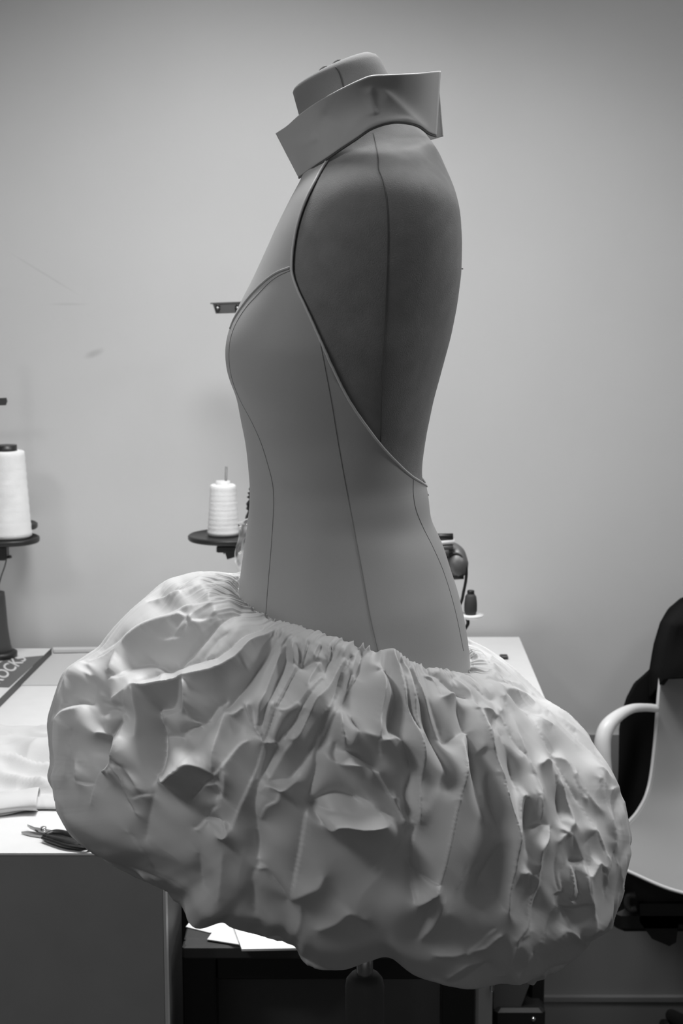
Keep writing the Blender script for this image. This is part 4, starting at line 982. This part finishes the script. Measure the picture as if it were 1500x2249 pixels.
def armrest(mir):
    pts = [(1442, 1556, 2.66, 9, 12), (1420, 1554, 2.64, 9.5, 14), (1390, 1556, 2.61, 10.5, 16), (1362, 1569, 2.585, 14, 18), (1338, 1590, 2.565, 18, 19), (1326, 1615, 2.555, 19.5, 20), (1323, 1650, 2.55, 18, 20), (1328, 1700, 2.545, 17, 20), (1340, 1760, 2.54, 17, 20), (1352, 1832, 2.53, 16, 18)]
    c_ = catmull([P(a, b, Y) for a, b, Y, r, d in pts], 60)
    if mir: c_[:, 0] = 2 * chx - c_[:, 0] 
    kk = np.linspace(0, 1, 60); rr = np.interp(kk, np.linspace(0, 1, len(pts)), [p[3] * p[2] / F for p in pts])
    return tube(c_, rr, 14, smooth=False)
arm_m = mat('armrest_plastic', .80, .35, bump=.03)
obj('armrest', armrest(False), arm_m, ch); obj('armrest', armrest(True), arm_m, ch)
sz = SG[50, 25, 2]
obj('seat_plate', box(P(1345, 1990, 2.47)[0], chx + .20, 2.44, 2.62, P(1400, 2035, 2.47)[2], P(1400, 1985, 2.47)[2], .01), M['black'], ch, False)
obj('tilt_box', prism([P(1405, 2025, 2.44), P(1432, 2062, 2.44), P(1470, 2078, 2.44), P(1485, 2070, 2.44), P(1490, 2030, 2.44), P(1700, 2030, 2.44), P(1700, 1985, 2.44), P(1405, 1985, 2.44)], (0, .14, 0)), M['black'], ch, False)
obj('front_bracket', prism([P(1362, 1930, 2.45), P(1372, 1912, 2.45), P(1500, 1970, 2.45), P(1650, 1990, 2.45), P(1650, 2035, 2.45), P(1372, 2035, 2.45), P(1342, 2020, 2.45)], (0, .05, 0)), M['black'], ch, False)
obj('tilt_lever', tube([P(1395, 1966, 2.43), P(1380, 1968, 2.43), P(1377, 1985, 2.43), P(1383, 1996, 2.43), P(1397, 1995, 2.43)], .006, 10), M['dark'], ch)
obj('gas_column', lathe([(.03, .11), (.03, .28), (.018, .285), (.018, P(1600, 2030, 2.5)[2] + .005)], chx, 2.53, 24), M['black'], ch)
for i in range(5):
    a = 2 * math.pi * i / 5 + .5; e = np.array([chx + .26 * math.cos(a), 2.53 + .26 * math.sin(a), .07])
    lg = obj('leg', tube([(chx + .02 * math.cos(a), 2.53 + .02 * math.sin(a), .13), (chx + .14 * math.cos(a), 2.53 + .14 * math.sin(a), .10), e], [.022, .018, .013], 10), M['black'], ch)
    t_ = np.array([-math.sin(a), math.cos(a), 0]) * .014; e2 = e.copy(); e2[2] = .03
    ca = obj('caster', tube([e2 - t_, e2 + t_], .029, 20, smooth=False), M['black_plastic'], lg)

# jacket over the chair back
def jacket():
    L = [(1320, 1502), (1338, 1474), (1370, 1452), (1415, 1439), (1470, 1429), (1485, 1412), (1500, 1394), (1530, 1376), (1556, 1367), (1600, 1358), (1700, 1357), (1800, 1356), (1880, 1358)]
    nr, nc = 110, 90; G = np.zeros((nr, nc, 3)); La = np.array(L, float)
    for i in range(nr):
        y = 1316 + (1880 - 1316) * i / (nr - 1); xl = np.interp(y, La[:, 0], La[:, 1]) if y > 1320 else 1512
        for j in range(nc):
            u = j / (nc - 1); x = xl + (1850 - xl) * u
            bulge = .020 * math.sin(math.pi * min(1, u * 3) / 2)
            q = P(x, y - 26 * math.exp(-((x - 1610) / 70) ** 2) * max(0, 1 - (y - 1316) / 200), 2.772)
            q[1] += .012 * vnoise(x / 40, y / 120, 0, 31) + .006 * math.sin(x / 22 + y / 90)
            G[i, j] = q
    back = sheet(G, .012)
    nr2 = 60; H = np.zeros((nr2, nc, 3))
    for i in range(nr2):
        v = i / (nr2 - 1)
        for j in range(nc):
            u = j / (nc - 1)
            yb = 1532 - 40 * ss(u, 0, .10) - 4 * math.sin(u * 9); y = 1316 + (yb - 1316) * v
            xl = np.interp(y, La[:, 0], La[:, 1]) if y > 1320 else 1512
            xl = max(xl, 1428) if y > 1470 else xl
            x = xl + (1850 - xl) * u
            Y = 2.775 - (.115 * ss(v, 0, .35)) * (ss(u, 0, .09) * .9 + .1) - .0 + .035 * ss(v, .5, 1) * 0
            q = P(x, y - 26 * math.exp(-((x - 1610) / 70) ** 2) * max(0, 1 - (y - 1316) / 200), Y); q[1] += .007 * vnoise(x / 30 + y / 60, y / 70, 0, 33) * ss(v, 0, .2); H[i, j] = q
    fr_ = sheet(H, .010)
    return join(back, fr_)
tag(obj('jacket', jacket(), M['jacket']), 'black jacket draped over the back of the white armchair', 'jacket')
